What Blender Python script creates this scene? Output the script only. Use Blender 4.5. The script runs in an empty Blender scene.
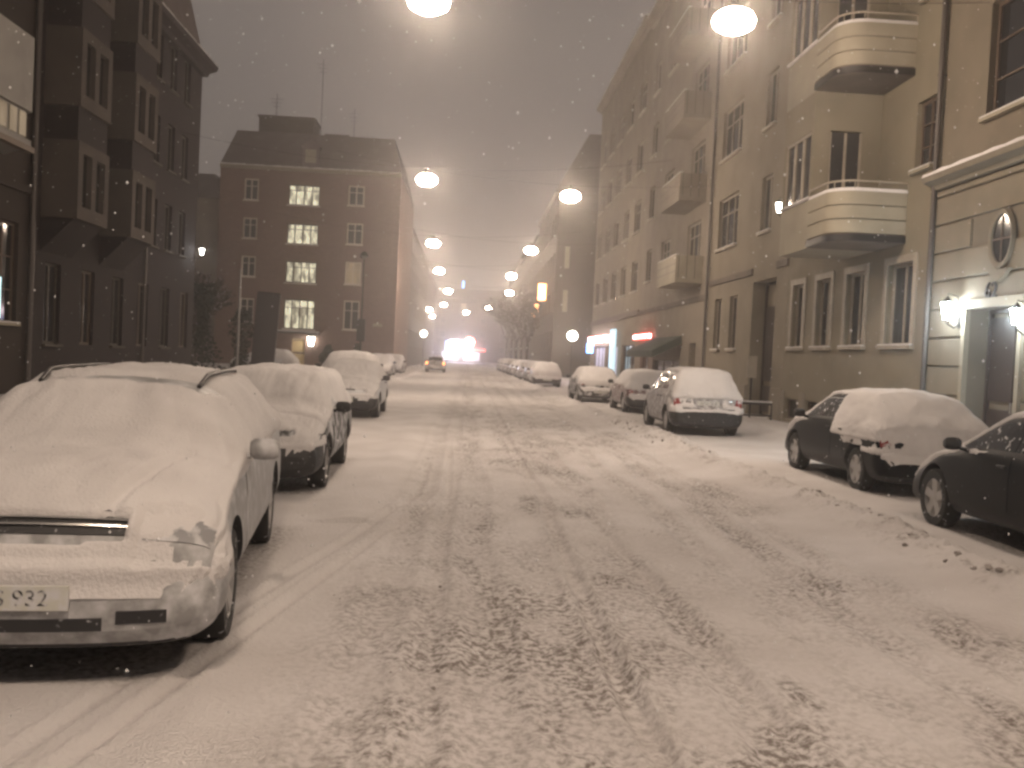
import bpy, bmesh, math, random
import numpy as np
from mathutils import Vector, Matrix
random.seed(7)
PI = math.pi
S = bpy.context.scene
C = S.collection

# ------------------------------------------------------------ noise (numpy)
def _h(ix, iy, seed):
    n = (ix.astype(np.int64) * 374761393 + iy.astype(np.int64) * 668265263 + seed * 974634777) & 0x7fffffff
    n = ((n ^ (n >> 13)) * 1274126177) & 0x7fffffff
    n = n ^ (n >> 16)
    return (n & 0xffff) / 65535.0
def vn(x, y, seed=0):
    x = np.asarray(x, float); y = np.asarray(y, float)
    ix = np.floor(x); iy = np.floor(y); fx = x - ix; fy = y - iy
    fx = fx * fx * (3 - 2 * fx); fy = fy * fy * (3 - 2 * fy)
    a = _h(ix, iy, seed); b = _h(ix + 1, iy, seed); c = _h(ix, iy + 1, seed); d = _h(ix + 1, iy + 1, seed)
    return (a * (1 - fx) + b * fx) * (1 - fy) + (c * (1 - fx) + d * fx) * fy
def fbm(x, y, seed=0, o=3):
    r = 0; a = .5; t = 0
    for k in range(o):
        r = r + a * vn(x * 2 ** k, y * 2 ** k, seed + k); t += a; a *= .5
    return r / t
def ss(a, b, x):
    t = np.clip((np.asarray(x, float) - a) / (b - a), 0, 1)
    return t * t * (3 - 2 * t)

# ------------------------------------------------------------ materials
def mat(name, col, rough=.7, metal=0, spec=.5, emit=None, es=0, noise=None, bump=None, snow=None, brick=None, alpha=None, coat=0):
    m = bpy.data.materials.new(name); m.use_nodes = True
    nt = m.node_tree; N = nt.nodes; Lk = nt.links
    p = N['Principled BSDF']
    p.inputs['Base Color'].default_value = (*col, 1)
    p.inputs['Roughness'].default_value = rough
    p.inputs['Metallic'].default_value = metal
    p.inputs['Specular IOR Level'].default_value = spec
    if coat: p.inputs['Coat Weight'].default_value = coat
    if emit:
        p.inputs['Emission Color'].default_value = (*emit, 1); p.inputs['Emission Strength'].default_value = es
    tc = N.new('ShaderNodeTexCoord'); src = None
    def noi(scale, detail=4, vec=None, sc=None):
        n = N.new('ShaderNodeTexNoise'); n.inputs['Scale'].default_value = scale; n.inputs['Detail'].default_value = detail
        v = tc.outputs['Object']
        if sc:
            mp = N.new('ShaderNodeMapping'); mp.inputs['Scale'].default_value = sc; Lk.new(v, mp.inputs['Vector']); v = mp.outputs['Vector']
        Lk.new(v, n.inputs['Vector']); return n
    def ramp(f, p0, c0, p1, c1):
        r = N.new('ShaderNodeValToRGB'); e = r.color_ramp.elements
        e[0].position = p0; e[0].color = (*c0, 1); e[1].position = p1; e[1].color = (*c1, 1)
        Lk.new(f, r.inputs['Fac']); return r
    cur = None
    if brick:
        b = N.new('ShaderNodeTexBrick'); b.inputs['Scale'].default_value = 1
        b.inputs['Brick Width'].default_value = .26; b.inputs['Row Height'].default_value = .085; b.inputs['Mortar Size'].default_value = .008
        b.inputs['Color1'].default_value = (*col, 1); b.inputs['Color2'].default_value = (*[c * .7 for c in col], 1)
        b.inputs['Mortar'].default_value = (*brick, 1)
        sx = N.new('ShaderNodeSeparateXYZ'); cx = N.new('ShaderNodeCombineXYZ'); ad = N.new('ShaderNodeMath')
        Lk.new(tc.outputs['Object'], sx.inputs[0]); Lk.new(sx.outputs[0], ad.inputs[0]); Lk.new(sx.outputs[1], ad.inputs[1])
        Lk.new(ad.outputs[0], cx.inputs[0]); Lk.new(sx.outputs[2], cx.inputs[1]); Lk.new(cx.outputs[0], b.inputs['Vector'])
        cur = b.outputs['Color']
    if noise:
        sc, c2, lo, hi = noise[:4]
        n = noi(sc, 6, sc=noise[4] if len(noise) > 4 else None)
        r = ramp(n.outputs['Fac'], lo, (0, 0, 0), hi, (1, 1, 1))
        mx = N.new('ShaderNodeMix'); mx.data_type = 'RGBA'
        Lk.new(r.outputs['Color'], mx.inputs['Factor'])
        if cur: Lk.new(cur, mx.inputs['A'])
        else: mx.inputs['A'].default_value = (*col, 1)
        mx.inputs['B'].default_value = (*c2, 1); cur = mx.outputs['Result']
    if snow:   # powder snow stuck on the surface: amount lo..hi of noise threshold
        sc, lo, hi = snow
        n = noi(sc, 8); r = ramp(n.outputs['Fac'], lo, (0, 0, 0), hi, (1, 1, 1))
        mx = N.new('ShaderNodeMix'); mx.data_type = 'RGBA'; Lk.new(r.outputs['Color'], mx.inputs['Factor'])
        if cur: Lk.new(cur, mx.inputs['A'])
        else: mx.inputs['A'].default_value = (*col, 1)
        mx.inputs['B'].default_value = (.6, .6, .62, 1); cur = mx.outputs['Result']
        mr = N.new('ShaderNodeMapRange'); mr.inputs['To Min'].default_value = rough; mr.inputs['To Max'].default_value = .9
        Lk.new(r.outputs['Color'], mr.inputs['Value']); Lk.new(mr.outputs[0], p.inputs['Roughness'])
    if cur: Lk.new(cur, p.inputs['Base Color'])
    if bump:
        n = noi(bump[0], 8); bp = N.new('ShaderNodeBump'); bp.inputs['Strength'].default_value = bump[1]; bp.inputs['Distance'].default_value = bump[2]
        Lk.new(n.outputs['Fac'], bp.inputs['Height']); Lk.new(bp.outputs['Normal'], p.inputs['Normal'])
    return m

M = {}
M['snow'] = mat('fresh_snow', (.68, .66, .66), .85, spec=.2, noise=(1.5, (.56, .54, .54), .35, .7), bump=(55, .55, .02))
M['snow_thin'] = mat('thin_snow', (.56, .54, .545), .85, spec=.2, noise=(9, (.38, .37, .37), .48, .68), bump=(45, .5, .012))
M['silver'] = mat('silver_paint', (.27, .27, .27), .4, metal=.2, snow=(9, .42, .70))
M['black_paint'] = mat('black_paint', (.0035, .0035, .005), .35, spec=.12, snow=(22, .70, .84))
M['grey_paint'] = mat('grey_paint', (.16, .15, .15), .35, snow=(8, .42, .66), coat=.3)
M['green_paint'] = mat('dark_grey_green_paint', (.045, .046, .045), .55, spec=.25, snow=(8, .44, .62))
M['red_paint'] = mat('dark_red_paint', (.09, .03, .03), .35, snow=(8, .45, .68), coat=.3)
M['white_paint'] = mat('white_paint', (.62, .63, .65), .35, snow=(8, .45, .7), coat=.3)
M['plastic'] = mat('black_bumper_plastic', (.018, .018, .02), .6, snow=(28, .64, .80))
M['rubber'] = mat('tyre_rubber', (.014, .014, .014), .85, snow=(16, .60, .72))
M['rim'] = mat('alloy_rim', (.42, .41, .40), .35, metal=.7, snow=(12, .50, .66))
M['chrome'] = mat('chrome_trim', (.62, .60, .58), .2, metal=.9)
M['glass'] = mat('dark_car_glass', (.012, .012, .014), .08, spec=.7, snow=(16, .60, .74))
M['glass_dusty'] = mat('snow_dusted_glass', (.05, .05, .055), .2, snow=(10, .34, .56))
M['lamp_lens'] = mat('clear_headlight_lens', (.30, .30, .31), .12, spec=.8, snow=(8, .46, .62))
M['red_lens'] = mat('red_tail_lens', (.22, .02, .02), .25, snow=(10, .52, .66))
M['plate'] = mat('licence_plate', (.55, .55, .50), .5, snow=(16, .46, .62))
M['ink'] = mat('plate_lettering', (.06, .06, .06), .6, snow=(26, .46, .60))
M['tail_on'] = mat('lit_tail_lens', (.4, .05, .02), .3, emit=(1, .30, .08), es=9)
# buildings
M['plaster_yellow'] = mat('ochre_plaster', (.205, .178, .13), .85, noise=(.9, (.168, .146, .107), .40, .66), bump=(30, .3, .01))
M['plaster_cream'] = mat('cream_plaster', (.29, .26, .20), .8, noise=(1.3, (.235, .21, .16), .4, .7), bump=(40, .2, .008))
M['stone'] = mat('pale_rendered_stone', (.185, .158, .118), .85, noise=(1.1, (.145, .122, .09), .42, .68), bump=(26, .4, .012))
M['stone_up'] = mat('roughcast_brown_render', (.16, .135, .102), .9, noise=(1.2, (.128, .108, .08), .42, .68), bump=(40, .5, .015))
M['render_grey'] = mat('greyish_render', (.23, .20, .16), .9, noise=(.8, (.18, .155, .125), .4, .68), bump=(24, .3, .01))
M['render_tan'] = mat('tan_render', (.22, .19, .145), .9, noise=(.8, (.17, .147, .112), .4, .68), bump=(24, .3, .01))
M['render_far'] = mat('muted_brown_render', (.09, .07, .053), .9, noise=(.6, (.065, .05, .04), .4, .68))
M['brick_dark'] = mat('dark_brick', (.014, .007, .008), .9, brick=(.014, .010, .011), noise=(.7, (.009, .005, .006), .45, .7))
M['brick_red'] = mat('red_brown_brick', (.20, .125, .098), .9, brick=(.17, .135, .11), noise=(.5, (.155, .10, .08), .45, .7))
M['plaster_dim'] = mat('dull_pale_plaster', (.13, .105, .09), .85, noise=(1.3, (.09, .075, .065), .4, .7), bump=(30, .3, .01))
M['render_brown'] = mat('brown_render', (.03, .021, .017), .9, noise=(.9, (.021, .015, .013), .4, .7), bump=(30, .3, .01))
M['frame_pale'] = mat('white_painted_frame', (.55, .50, .43), .6)
M['roof'] = mat('sheet_metal_roof', (.095, .072, .064), .6, noise=(1.2, (.13, .105, .098), .5, .7))
M['frame'] = mat('cream_window_frame', (.30, .26, .205), .6, noise=(4, (.23, .20, .16), .45, .7))
M['frame_dark'] = mat('brown_window_frame', (.10, .07, .05), .6)
M['frame_dim'] = mat('darker_pale_frame', (.06, .05, .04), .7)  # darker version of the pale frame, for the dark brick house
M['plaster_left'] = mat('dark_plaster', (.065, .052, .044), .9, noise=(1.3, (.045, .037, .032), .4, .7), bump=(30, .3, .01))  # darker plaster colour for the oriels of the dark brick house
M['pane'] = mat('dark_window_pane', (.02, .02, .022), .08, spec=.6)
M['iron'] = mat('dark_iron', (.025, .023, .022), .5, metal=.4)
M['pipe'] = mat('zinc_drainpipe', (.07, .06, .055), .5, metal=.3)
M['door'] = mat('dark_wood_door', (.045, .032, .026), .45, noise=(3, (.03, .02, .018), .4, .7, (8, 8, 1)))
M['door_yellow'] = mat('yellow_door', (.55, .42, .22), .5)
M['steel'] = mat('galvanised_steel', (.30, .29, .28), .45, metal=.6)
M['dark_board'] = mat('dark_board', (.022, .016, .02), .6)
M['awning'] = mat('dark_green_awning_cloth', (.025, .04, .03), .9)
M['bark'] = mat('winter_bark', (.05, .038, .03), .9, snow=(6, .55, .75))
M['needles'] = mat('evergreen_needles', (.018, .022, .016), .9)
M['curtain'] = mat('net_curtain', (.4, .36, .3), .9)
def emat(name, col, st): return mat(name, (.5, .5, .5), .5, emit=col, es=st)
M['lamp_glow'] = emat('glowing_lamp_bowl', (1, .785, .605), 262)
M['globe_glow'] = emat('glowing_globe', (1, .93, .82), 14)
M['cool_glow'] = emat('glowing_lantern_glass', (.86, .97, 1), 170)
M['neon_white'] = emat('white_lit_sign', (1, .86, .92), 9)
M['neon_red'] = emat('red_lit_sign', (1, .10, .07), 4)
M['neon_blue'] = emat('blue_lit_sign', (.12, .38, 1), 6)
M['neon_cyan'] = emat('pale_cyan_lit_strip', (.55, .85, 1), 1.2)
M['shop_glow'] = emat('lit_shop_glass', (.62, .62, .9), .42)
M['orange_glow'] = emat('orange_lit_sign', (1, .42, .15), 9)
def window_light(name, col, st, sc):
    m = bpy.data.materials.new(name); m.use_nodes = True; N = m.node_tree.nodes; Lk = m.node_tree.links; p = N['Principled BSDF']
    p.inputs['Base Color'].default_value = (.3, .27, .2, 1); p.inputs['Emission Color'].default_value = (*col, 1)
    tc = N.new('ShaderNodeTexCoord'); mp = N.new('ShaderNodeMapping'); mp.inputs['Scale'].default_value = (sc, sc, sc * .45); n = N.new('ShaderNodeTexNoise'); n.inputs['Scale'].default_value = 1; n.inputs['Detail'].default_value = 2
    Lk.new(tc.outputs['Object'], mp.inputs['Vector']); Lk.new(mp.outputs['Vector'], n.inputs['Vector'])
    mr = N.new('ShaderNodeMapRange'); mr.inputs['From Min'].default_value = .38; mr.inputs['From Max'].default_value = .68
    mr.inputs['To Min'].default_value = st * .25; mr.inputs['To Max'].default_value = st * 1.9
    Lk.new(n.outputs['Fac'], mr.inputs['Value']); Lk.new(mr.outputs[0], p.inputs['Emission Strength']); return m
M['lit_pane'] = window_light('lit_window_pane', (1, .93, .66), .62, 3.6)
M['lit_dim'] = window_light('dimly_lit_window_pane', (1, .72, .42), .12, 2.0)
M['lit_cool'] = window_light('cool_lit_window_pane', (.6, .95, 1), 1.2, 2.5)

# ground snow with trodden slush, driven by a painted attribute (road dirt, darker under cars)
def ground_mat():
    m = bpy.data.materials.new('trodden_snow'); m.use_nodes = True; N = m.node_tree.nodes; Lk = m.node_tree.links; p = N['Principled BSDF']
    p.inputs['Roughness'].default_value = .8; p.inputs['Specular IOR Level'].default_value = .25
    at = N.new('ShaderNodeAttribute'); at.attribute_name = 'dirt'
    tc = N.new('ShaderNodeTexCoord')
    n1 = N.new('ShaderNodeTexNoise'); n1.inputs['Scale'].default_value = 24; n1.inputs['Detail'].default_value = 8; n1.inputs['Roughness'].default_value = .65
    mp = N.new('ShaderNodeMapping'); mp.inputs['Scale'].default_value = (1.0, .8, 1); Lk.new(tc.outputs['Object'], mp.inputs['Vector']); Lk.new(mp.outputs[0], n1.inputs['Vector'])
    mu = N.new('ShaderNodeMath'); mu.operation = 'MULTIPLY'
    r1 = N.new('ShaderNodeMapRange'); r1.inputs['From Min'].default_value = .42; r1.inputs['From Max'].default_value = .64
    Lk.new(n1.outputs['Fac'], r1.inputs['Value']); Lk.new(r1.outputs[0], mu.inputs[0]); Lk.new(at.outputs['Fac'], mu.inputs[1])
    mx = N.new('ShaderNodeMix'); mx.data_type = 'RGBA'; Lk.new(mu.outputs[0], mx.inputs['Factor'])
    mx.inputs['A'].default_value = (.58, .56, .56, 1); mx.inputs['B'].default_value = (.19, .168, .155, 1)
    n3 = N.new('ShaderNodeTexNoise'); n3.inputs['Scale'].default_value = .9; n3.inputs['Detail'].default_value = 5; Lk.new(tc.outputs['Object'], n3.inputs['Vector'])
    mx2 = N.new('ShaderNodeMix'); mx2.data_type = 'RGBA'; mx2.blend_type = 'MULTIPLY'; mx2.inputs['Factor'].default_value = .35
    rr = N.new('ShaderNodeValToRGB'); rr.color_ramp.elements[0].position = .35; rr.color_ramp.elements[0].color = (.6, .57, .54, 1); rr.color_ramp.elements[1].position = .65
    Lk.new(n3.outputs['Fac'], rr.inputs['Fac']); Lk.new(mx.outputs['Result'], mx2.inputs['A']); Lk.new(rr.outputs['Color'], mx2.inputs['B'])
    Lk.new(mx2.outputs['Result'], p.inputs['Base Color'])
    n2 = N.new('ShaderNodeTexNoise'); n2.inputs['Scale'].default_value = 34; n2.inputs['Detail'].default_value = 8; Lk.new(tc.outputs['Object'], n2.inputs['Vector'])
    bp = N.new('ShaderNodeBump'); bp.inputs['Strength'].default_value = .6; bp.inputs['Distance'].default_value = .02
    Lk.new(n2.outputs['Fac'], bp.inputs['Height']); Lk.new(bp.outputs['Normal'], p.inputs['Normal'])
    return m
M['ground'] = ground_mat()

# ------------------------------------------------------------ object helpers
def tag(o, label=None, cat=None, group=None, kind=None):
    if label: o['label'] = label
    if cat: o['category'] = cat
    if group: o['group'] = group
    if kind: o['kind'] = kind
    return o
def thing(name, label, cat, loc=(0, 0, 0), rz=0, group=None):
    o = bpy.data.objects.new(name, None); C.objects.link(o); o.location = loc; o.rotation_euler = (0, 0, rz); o.empty_display_size = .2
    return tag(o, label, cat, group)
def clean(name):
    return name
class MB:
    def __init__(s): s.v = []; s.f = []; s.mi = []; s.cm = 0
    def add(s, vs, fs):
        b = len(s.v); s.v += [tuple(v) for v in vs]; s.f += [tuple(b + i for i in f) for f in fs]; s.mi += [s.cm] * len(fs); return s
    def box(s, x0, x1, y0, y1, z0, z1, bev=0):
        if bev:
            vs = []; b = bev
            for (z, k) in ((z0, b), (z0 + b, 0), (z1 - b, 0), (z1, b)):
                vs += [(x0 + k + b * (k == 0) * 0, y0 + k, z), (x1 - k, y0 + k, z), (x1 - k, y1 - k, z), (x0 + k, y1 - k, z)]
            fs = [(3, 2, 1, 0), (12, 13, 14, 15)]
            for r in range(3):
                for i in range(4): j = (i + 1) % 4; fs.append((r * 4 + i, r * 4 + j, r * 4 + 4 + j, r * 4 + 4 + i))
            return s.add(vs, fs)
        return s.add([(x0, y0, z0), (x1, y0, z0), (x1, y1, z0), (x0, y1, z0), (x0, y0, z1), (x1, y0, z1), (x1, y1, z1), (x0, y1, z1)],
                     [(3, 2, 1, 0), (4, 5, 6, 7), (0, 1, 5, 4), (1, 2, 6, 5), (2, 3, 7, 6), (3, 0, 4, 7)])
    def prism(s, poly, a0, a1, axis=2):   # poly: 2D points (ccw), extruded along axis
        n = len(poly)
        def P(p, a):
            if axis == 2: return (p[0], p[1], a)
            if axis == 0: return (a, p[0], p[1])
            return (p[0], a, p[1])
        vs = [P(p, a0) for p in poly] + [P(p, a1) for p in poly]
        fs = [tuple(range(n))[::-1], tuple(range(n, 2 * n))] + [(i, (i + 1) % n, n + (i + 1) % n, n + i) for i in range(n)]
        return s.add(vs, fs)
    def tube(s, pts, r, n=8, r1=None):
        pts = [Vector(p) for p in pts]; rings = []; b = len(s.v)
        for i, p in enumerate(pts):
            d = (pts[min(i + 1, len(pts) - 1)] - pts[max(i - 1, 0)]).normalized()
            u = d.cross(Vector((0, 0, 1)));
            if u.length < .1: u = d.cross(Vector((0, 1, 0)))
            u.normalize(); w = d.cross(u)
            rr = r if r1 is None else r + (r1 - r) * i / (len(pts) - 1)
            rings.append([p + (u * math.cos(2 * PI * k / n) + w * math.sin(2 * PI * k / n)) * rr for k in range(n)])
        vs = [v for rg in rings for v in rg]; fs = []
        for i in range(len(pts) - 1):
            for k in range(n): fs.append((i * n + k, i * n + (k + 1) % n, (i + 1) * n + (k + 1) % n, (i + 1) * n + k))
        fs += [tuple(range(n))[::-1], tuple((len(pts) - 1) * n + k for k in range(n))]
        return s.add(vs, fs)
    def lathe(s, prof, n=24, c=(0, 0, 0), axis=2):   # prof: (r, a)
        vs = []
        for (r, a) in prof:
            for k in range(n):
                t = 2 * PI * k / n; q = (r * math.cos(t), r * math.sin(t))
                v = (q[0], q[1], a) if axis == 2 else ((a, q[0], q[1]) if axis == 0 else (q[0], a, q[1]))
                vs.append((v[0] + c[0], v[1] + c[1], v[2] + c[2]))
        fs = []
        for i in range(len(prof) - 1):
            for k in range(n): fs.append((i * n + k, i * n + (k + 1) % n, (i + 1) * n + (k + 1) % n, (i + 1) * n + k))
        fs += [tuple(range(n))[::-1], tuple((len(prof) - 1) * n + k for k in range(n))]
        return s.add(vs, fs)
    def grid(s, A, close=False):   # A[i][j] points
        n, m = len(A), len(A[0]); vs = [p for r in A for p in r]
        fs = [(i * m + j, i * m + j + 1, (i + 1) * m + j + 1, (i + 1) * m + j) for i in range(n - 1) for j in range(m - 1)]
        return s.add(vs, fs)
    def build(s, name, mats, parent=None, smooth=None):
        me = bpy.data.meshes.new(name); me.from_pydata([tuple(v) for v in s.v], [], s.f)
        if not isinstance(mats, (list, tuple)): mats = [mats]
        for m in mats: me.materials.append(m)
        if len(mats) > 1: me.polygons.foreach_set('material_index', s.mi)
        bm = bmesh.new(); bm.from_mesh(me); bmesh.ops.recalc_face_normals(bm, faces=bm.faces)
        if smooth is not None:
            a = math.radians(smooth)
            for f in bm.faces: f.smooth = True
            for e in bm.edges: e.smooth = not (len(e.link_faces) != 2 or e.calc_face_angle(0) > a)
        bm.to_mesh(me); bm.free(); me.update()
        o = bpy.data.objects.new(name, me); C.objects.link(o)
        if parent: o.parent = parent
        return o
def copy_tree(o, parent=None):
    c = o.copy(); C.objects.link(c)
    if parent: c.parent = parent
    for ch in list(o.children): copy_tree(ch, c)
    return c
def text_mesh(s, size, depth, name, m, parent):
    cu = bpy.data.curves.new('t', 'FONT'); cu.body = s; cu.size = size; cu.extrude = depth; cu.align_x = 'CENTER'; cu.align_y = 'CENTER'
    t = bpy.data.objects.new('t', cu); C.objects.link(t); bpy.context.view_layer.update()
    me = bpy.data.meshes.new_from_object(t.evaluated_get(bpy.context.evaluated_depsgraph_get()))
    bpy.data.objects.remove(t); me.materials.clear(); me.materials.append(m)
    o = bpy.data.objects.new(name, me); C.objects.link(o); o.parent = parent; return o

# ------------------------------------------------------------ CARS
class Surf:
    """smoothed loft of the car shell. u runs tail -> nose, t runs underside centre -> roof centre."""
    K = 16
    def __init__(s, p):
        s.p = p; W = p['W'] / 2; H = p['H']; b = p['belt']; nz = p['nose_z']; hz = p['hood_z']
        F = p['front']; Rr = p['rear']; cw = p['cowl']; wt = p['wtop']; rt = p['rtop']; rb = p['rbot']; tz = p['tail_z']; zb = .2
        bh = p.get('bump_h', .56); ew = p.get('endw', 1.0); rw = p.get('roofw', 1.0)
        # (y, zb, wb, wm, zs, ws, zr, wr, zt)
        rz = p['rb_z']
        st = [(Rr - .025, zb + .10, W * .66, W * .82, bh - .11, W * .78, bh - .09, W * .66, bh - .085),
              (Rr - .0 + .02, zb + .04, W * .74, W * .90, bh - .01, W * .88, bh, W * .7, bh),
              (Rr + p.get('ledge', .07), zb + .02, W * .8, W * .94, bh + .02, W * .90, bh + .05, W * .72, bh + .06),
              (Rr + p.get('ledge', .07) + .05, zb, W * .84, W * .97, tz - .06, W * .92, tz - .01, W * .78, tz),
              (rb, zb, W * .86, W * .985, b - .01 if rz > b - .05 else rz - .04, W * .95, rz - .01, W * .80, rz + .01),
              (rt, zb, W * .87, W, b + .01, W * .965, H - .085, W * .70, H - .035),
              (rt + .25, zb, W * .87, W, b + .01, W * .975, H - .07, W * .72, H - .01),
              ((rt + wt) / 2, zb, W * .87, W, b, W * .98, H - .06, W * .735, H),
              (wt - .25, zb, W * .87, W, b - .005, W * .98, H - .07, W * .73, H - .01),
              (wt, zb, W * .87, W, b - .01, W * .975, H - .10, W * .715, H - .045),
              ((wt + cw) / 2, zb, W * .87, W, b - .015, W * .97, (H - .10 + hz) / 2 + .0, W * .765, (H - .045 + hz) / 2 + .035),
              (cw, zb, W * .87, W * .995, b - .04, W * .965, hz - .035, W * .83, hz + .01),
              (cw + .25, zb, W * .86, W * .99, b - .075, W * .96, hz - .065, W * .8, hz - .01),
              (F - .55, zb, W * .84, W * .98, (b + nz) / 2 - .095, W * .95, (hz + nz) / 2 - .035, W * .78, (hz + nz) / 2 + .045),
              (F - .18, zb, W * .80, W * .95, nz - .11, W * .91, nz - .055, W * .74, nz + .015),
              (F - .09, zb + .0, W * .78, W * .93, nz - .16, W * .87, nz - .12, W * .73, nz - .10),
              (F - .05, zb + .0, W * .76, W * .92, bh + .01, W * .87, bh + .02, W * .72, bh + .025),
              (F - .012, zb + .02, W * .73, W * .91, bh - .02, W * .86, bh - .005, W * .7, bh),
              (F + .025, zb + .10, W * .66, W * .83, bh - .13, W * .78, bh - .115, W * .66, bh - .11)]
        s.n = len(st)
        Cn = np.zeros((s.n, 8, 3))
        for i, (y, zb_, wb, wm, zs, ws, zr, wr, zt) in enumerate(st):
            if y > F - .6: k_ = 1 + (ew - 1) * min(1, (y - F + .6) / .35); wb *= k_; wm *= k_; ws *= k_; wr *= k_
            if zt > H - .2: wr *= rw
            pts = [(0, zb_), (wb, zb_), (wm, zb_ + .26 * (zs - zb_)), (wm, zb_ + .68 * (zs - zb_)), (ws, zs), (wr, zr), (wr * .55, zt - .22 * (zt - zr)), (0, zt)]
            for j, (x, z) in enumerate(pts): Cn[i, j] = (x, y, z)
        K = s.K
        def up(A, axis):
            A = np.moveaxis(A, axis, 0); n = A.shape[0]; r = np.linspace(0, n - 1, (n - 1) * K + 1); i = np.minimum(r.astype(int), n - 2); f = (r - i)[:, None, None]
            return np.moveaxis(A[i] * (1 - f) + A[i + 1] * f, 0, axis)
        T = up(up(Cn, 0), 1)
        def blur(A, axis, rad, even_end=False):
            A = np.moveaxis(A, axis, 0); n = A.shape[0]
            pre = 2 * A[0] - A[rad:0:-1]; post = 2 * A[-1] - A[-2:-rad - 2:-1]
            if even_end:
                pre = A[rad:0:-1].copy(); pre[..., 0] *= -1; post = A[-2:-rad - 2:-1].copy(); post[..., 0] *= -1
            P = np.concatenate([pre, A, post]); cs = np.cumsum(np.concatenate([np.zeros_like(P[:1]), P]), 0); w = 2 * rad + 1
            return np.moveaxis((cs[w:] - cs[:-w]) / w, 0, axis)
        for _ in range(2):
            T = blur(T, 0, 5); T = blur(T, 1, 4, True)
        T[:, 0, 0] = 0; T[:, -1, 0] = 0
        # plan bow
        bow = p.get('bow', .16)
        def bowf(P):
            yy = P[..., 1]; xx = np.abs(P[..., 0]) / W
            k = ss(F - 1.1, F, yy); kr = ss(-Rr - .8, -Rr, -yy)
            P = P.copy(); P[..., 1] = yy - bow * k * xx ** 2.4 + bow * .6 * kr * xx ** 2.4
            return P
        s.bowf = bowf; s.T = bowf(T); s.W = W; s.y_of_u = T[:, 4 * K, 1]
        dU = np.gradient(s.T, axis=0); dT = np.gradient(s.T, axis=1); Nn = np.cross(dT, dU)
        ln = np.linalg.norm(Nn, axis=2, keepdims=True); ln[ln == 0] = 1; s.N = Nn / ln
        if s.N[(s.n // 2) * K, 3 * K, 0] < 0: s.N = -s.N
        s.N[:, -1] = s.N[:, -2]; s.N[:, 0] = s.N[:, 1]
    def u(s, y):   # station parameter for y
        return float(np.interp(y, s.y_of_u, np.arange(len(s.y_of_u)) / s.K))
    def at(s, u, t, side=1, off=0):
        K = s.K; U = min(max(u * K, 0), s.T.shape[0] - 1.001); V = min(max(t * K, 0), s.T.shape[1] - 1.001); i = int(U); j = int(V); a = U - i; b = V - j
        def g(A): return (A[i, j] * (1 - b) + A[i, j + 1] * b) * (1 - a) + (A[i + 1, j] * (1 - b) + A[i + 1, j + 1] * b) * a
        P = g(s.T) + g(s.N) * off
        return (P[0] * side, P[1], P[2])
    def patch(s, mb, u0, u1, t0, t1, side=1, off=.006, nu=8, nt=6, skew0=0, skew1=0, both=False, depth=.012, rnd=0):
        def row(i, o):
            a = i / nu; r = []
            if both:   # spans the centre line, t0 = outer t
                for j in range(-nt, nt + 1):
                    q = abs(j) / nt; t = 7 - q * (7 - t0); uu = (u0 + skew0 * q) * (1 - a) + (u1 + skew1 * q) * a
                    r.append(s.at(uu, t, 1 if j >= 0 else -1, o))
            else:
                for j in range(nt + 1):
                    q = j / nt; t = t0 + (t1 - t0) * q; uu = (u0 + skew0 * q) * (1 - a) + (u1 + skew1 * q) * a
                    r.append(s.at(uu, t, side, o))
            return r
        G = [row(i, off) for i in range(nu + 1)]; G0 = [row(i, off - depth) for i in range(nu + 1)]
        mb.grid(G); m = len(G[0]); n = nu + 1
        loop = [(0, j) for j in range(m)] + [(i, m - 1) for i in range(1, n)] + [(n - 1, j) for j in range(m - 2, -1, -1)] + [(i, 0) for i in range(n - 2, 0, -1)]
        vs = [G[i][j] for i, j in loop] + [G0[i][j] for i, j in loop]; L = len(loop)
        mb.add(vs, [(k, (k + 1) % L, L + (k + 1) % L, L + k) for k in range(L)])
        return mb
    def cap_patch(s, mb, front, x0, x1, z0, z1, off=.006, n=8, depth=.02):
        e = s.p['front'] + .025 if front else s.p['rear'] - .025; sg = 1 if front else -1; A = []; B = []
        for k in range(n + 1):
            x = x0 + (x1 - x0) * k / n
            P = s.bowf(np.array([[x, e, .4]]))[0]
            A.append([(x, P[1] + sg * off, z) for z in (z0, z1)]); B.append([(x, P[1] + sg * (off - depth), z) for z in (z0, z1)])
        mb.grid(A); mb.grid(B)
        top = [[A[k][1], B[k][1]] for k in range(n + 1)]; bot = [[A[k][0], B[k][0]] for k in range(n + 1)]; mb.grid(top); mb.grid(bot)
        mb.grid([[A[0][0], A[0][1]], [B[0][0], B[0][1]]]); mb.grid([[A[n][0], A[n][1]], [B[n][0], B[n][1]]]); return mb
    def cap_y(s, front, x):
        e = s.p['front'] + .025 if front else s.p['rear'] - .025; return s.bowf(np.array([[x, e, .4]]))[0][1]

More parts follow.
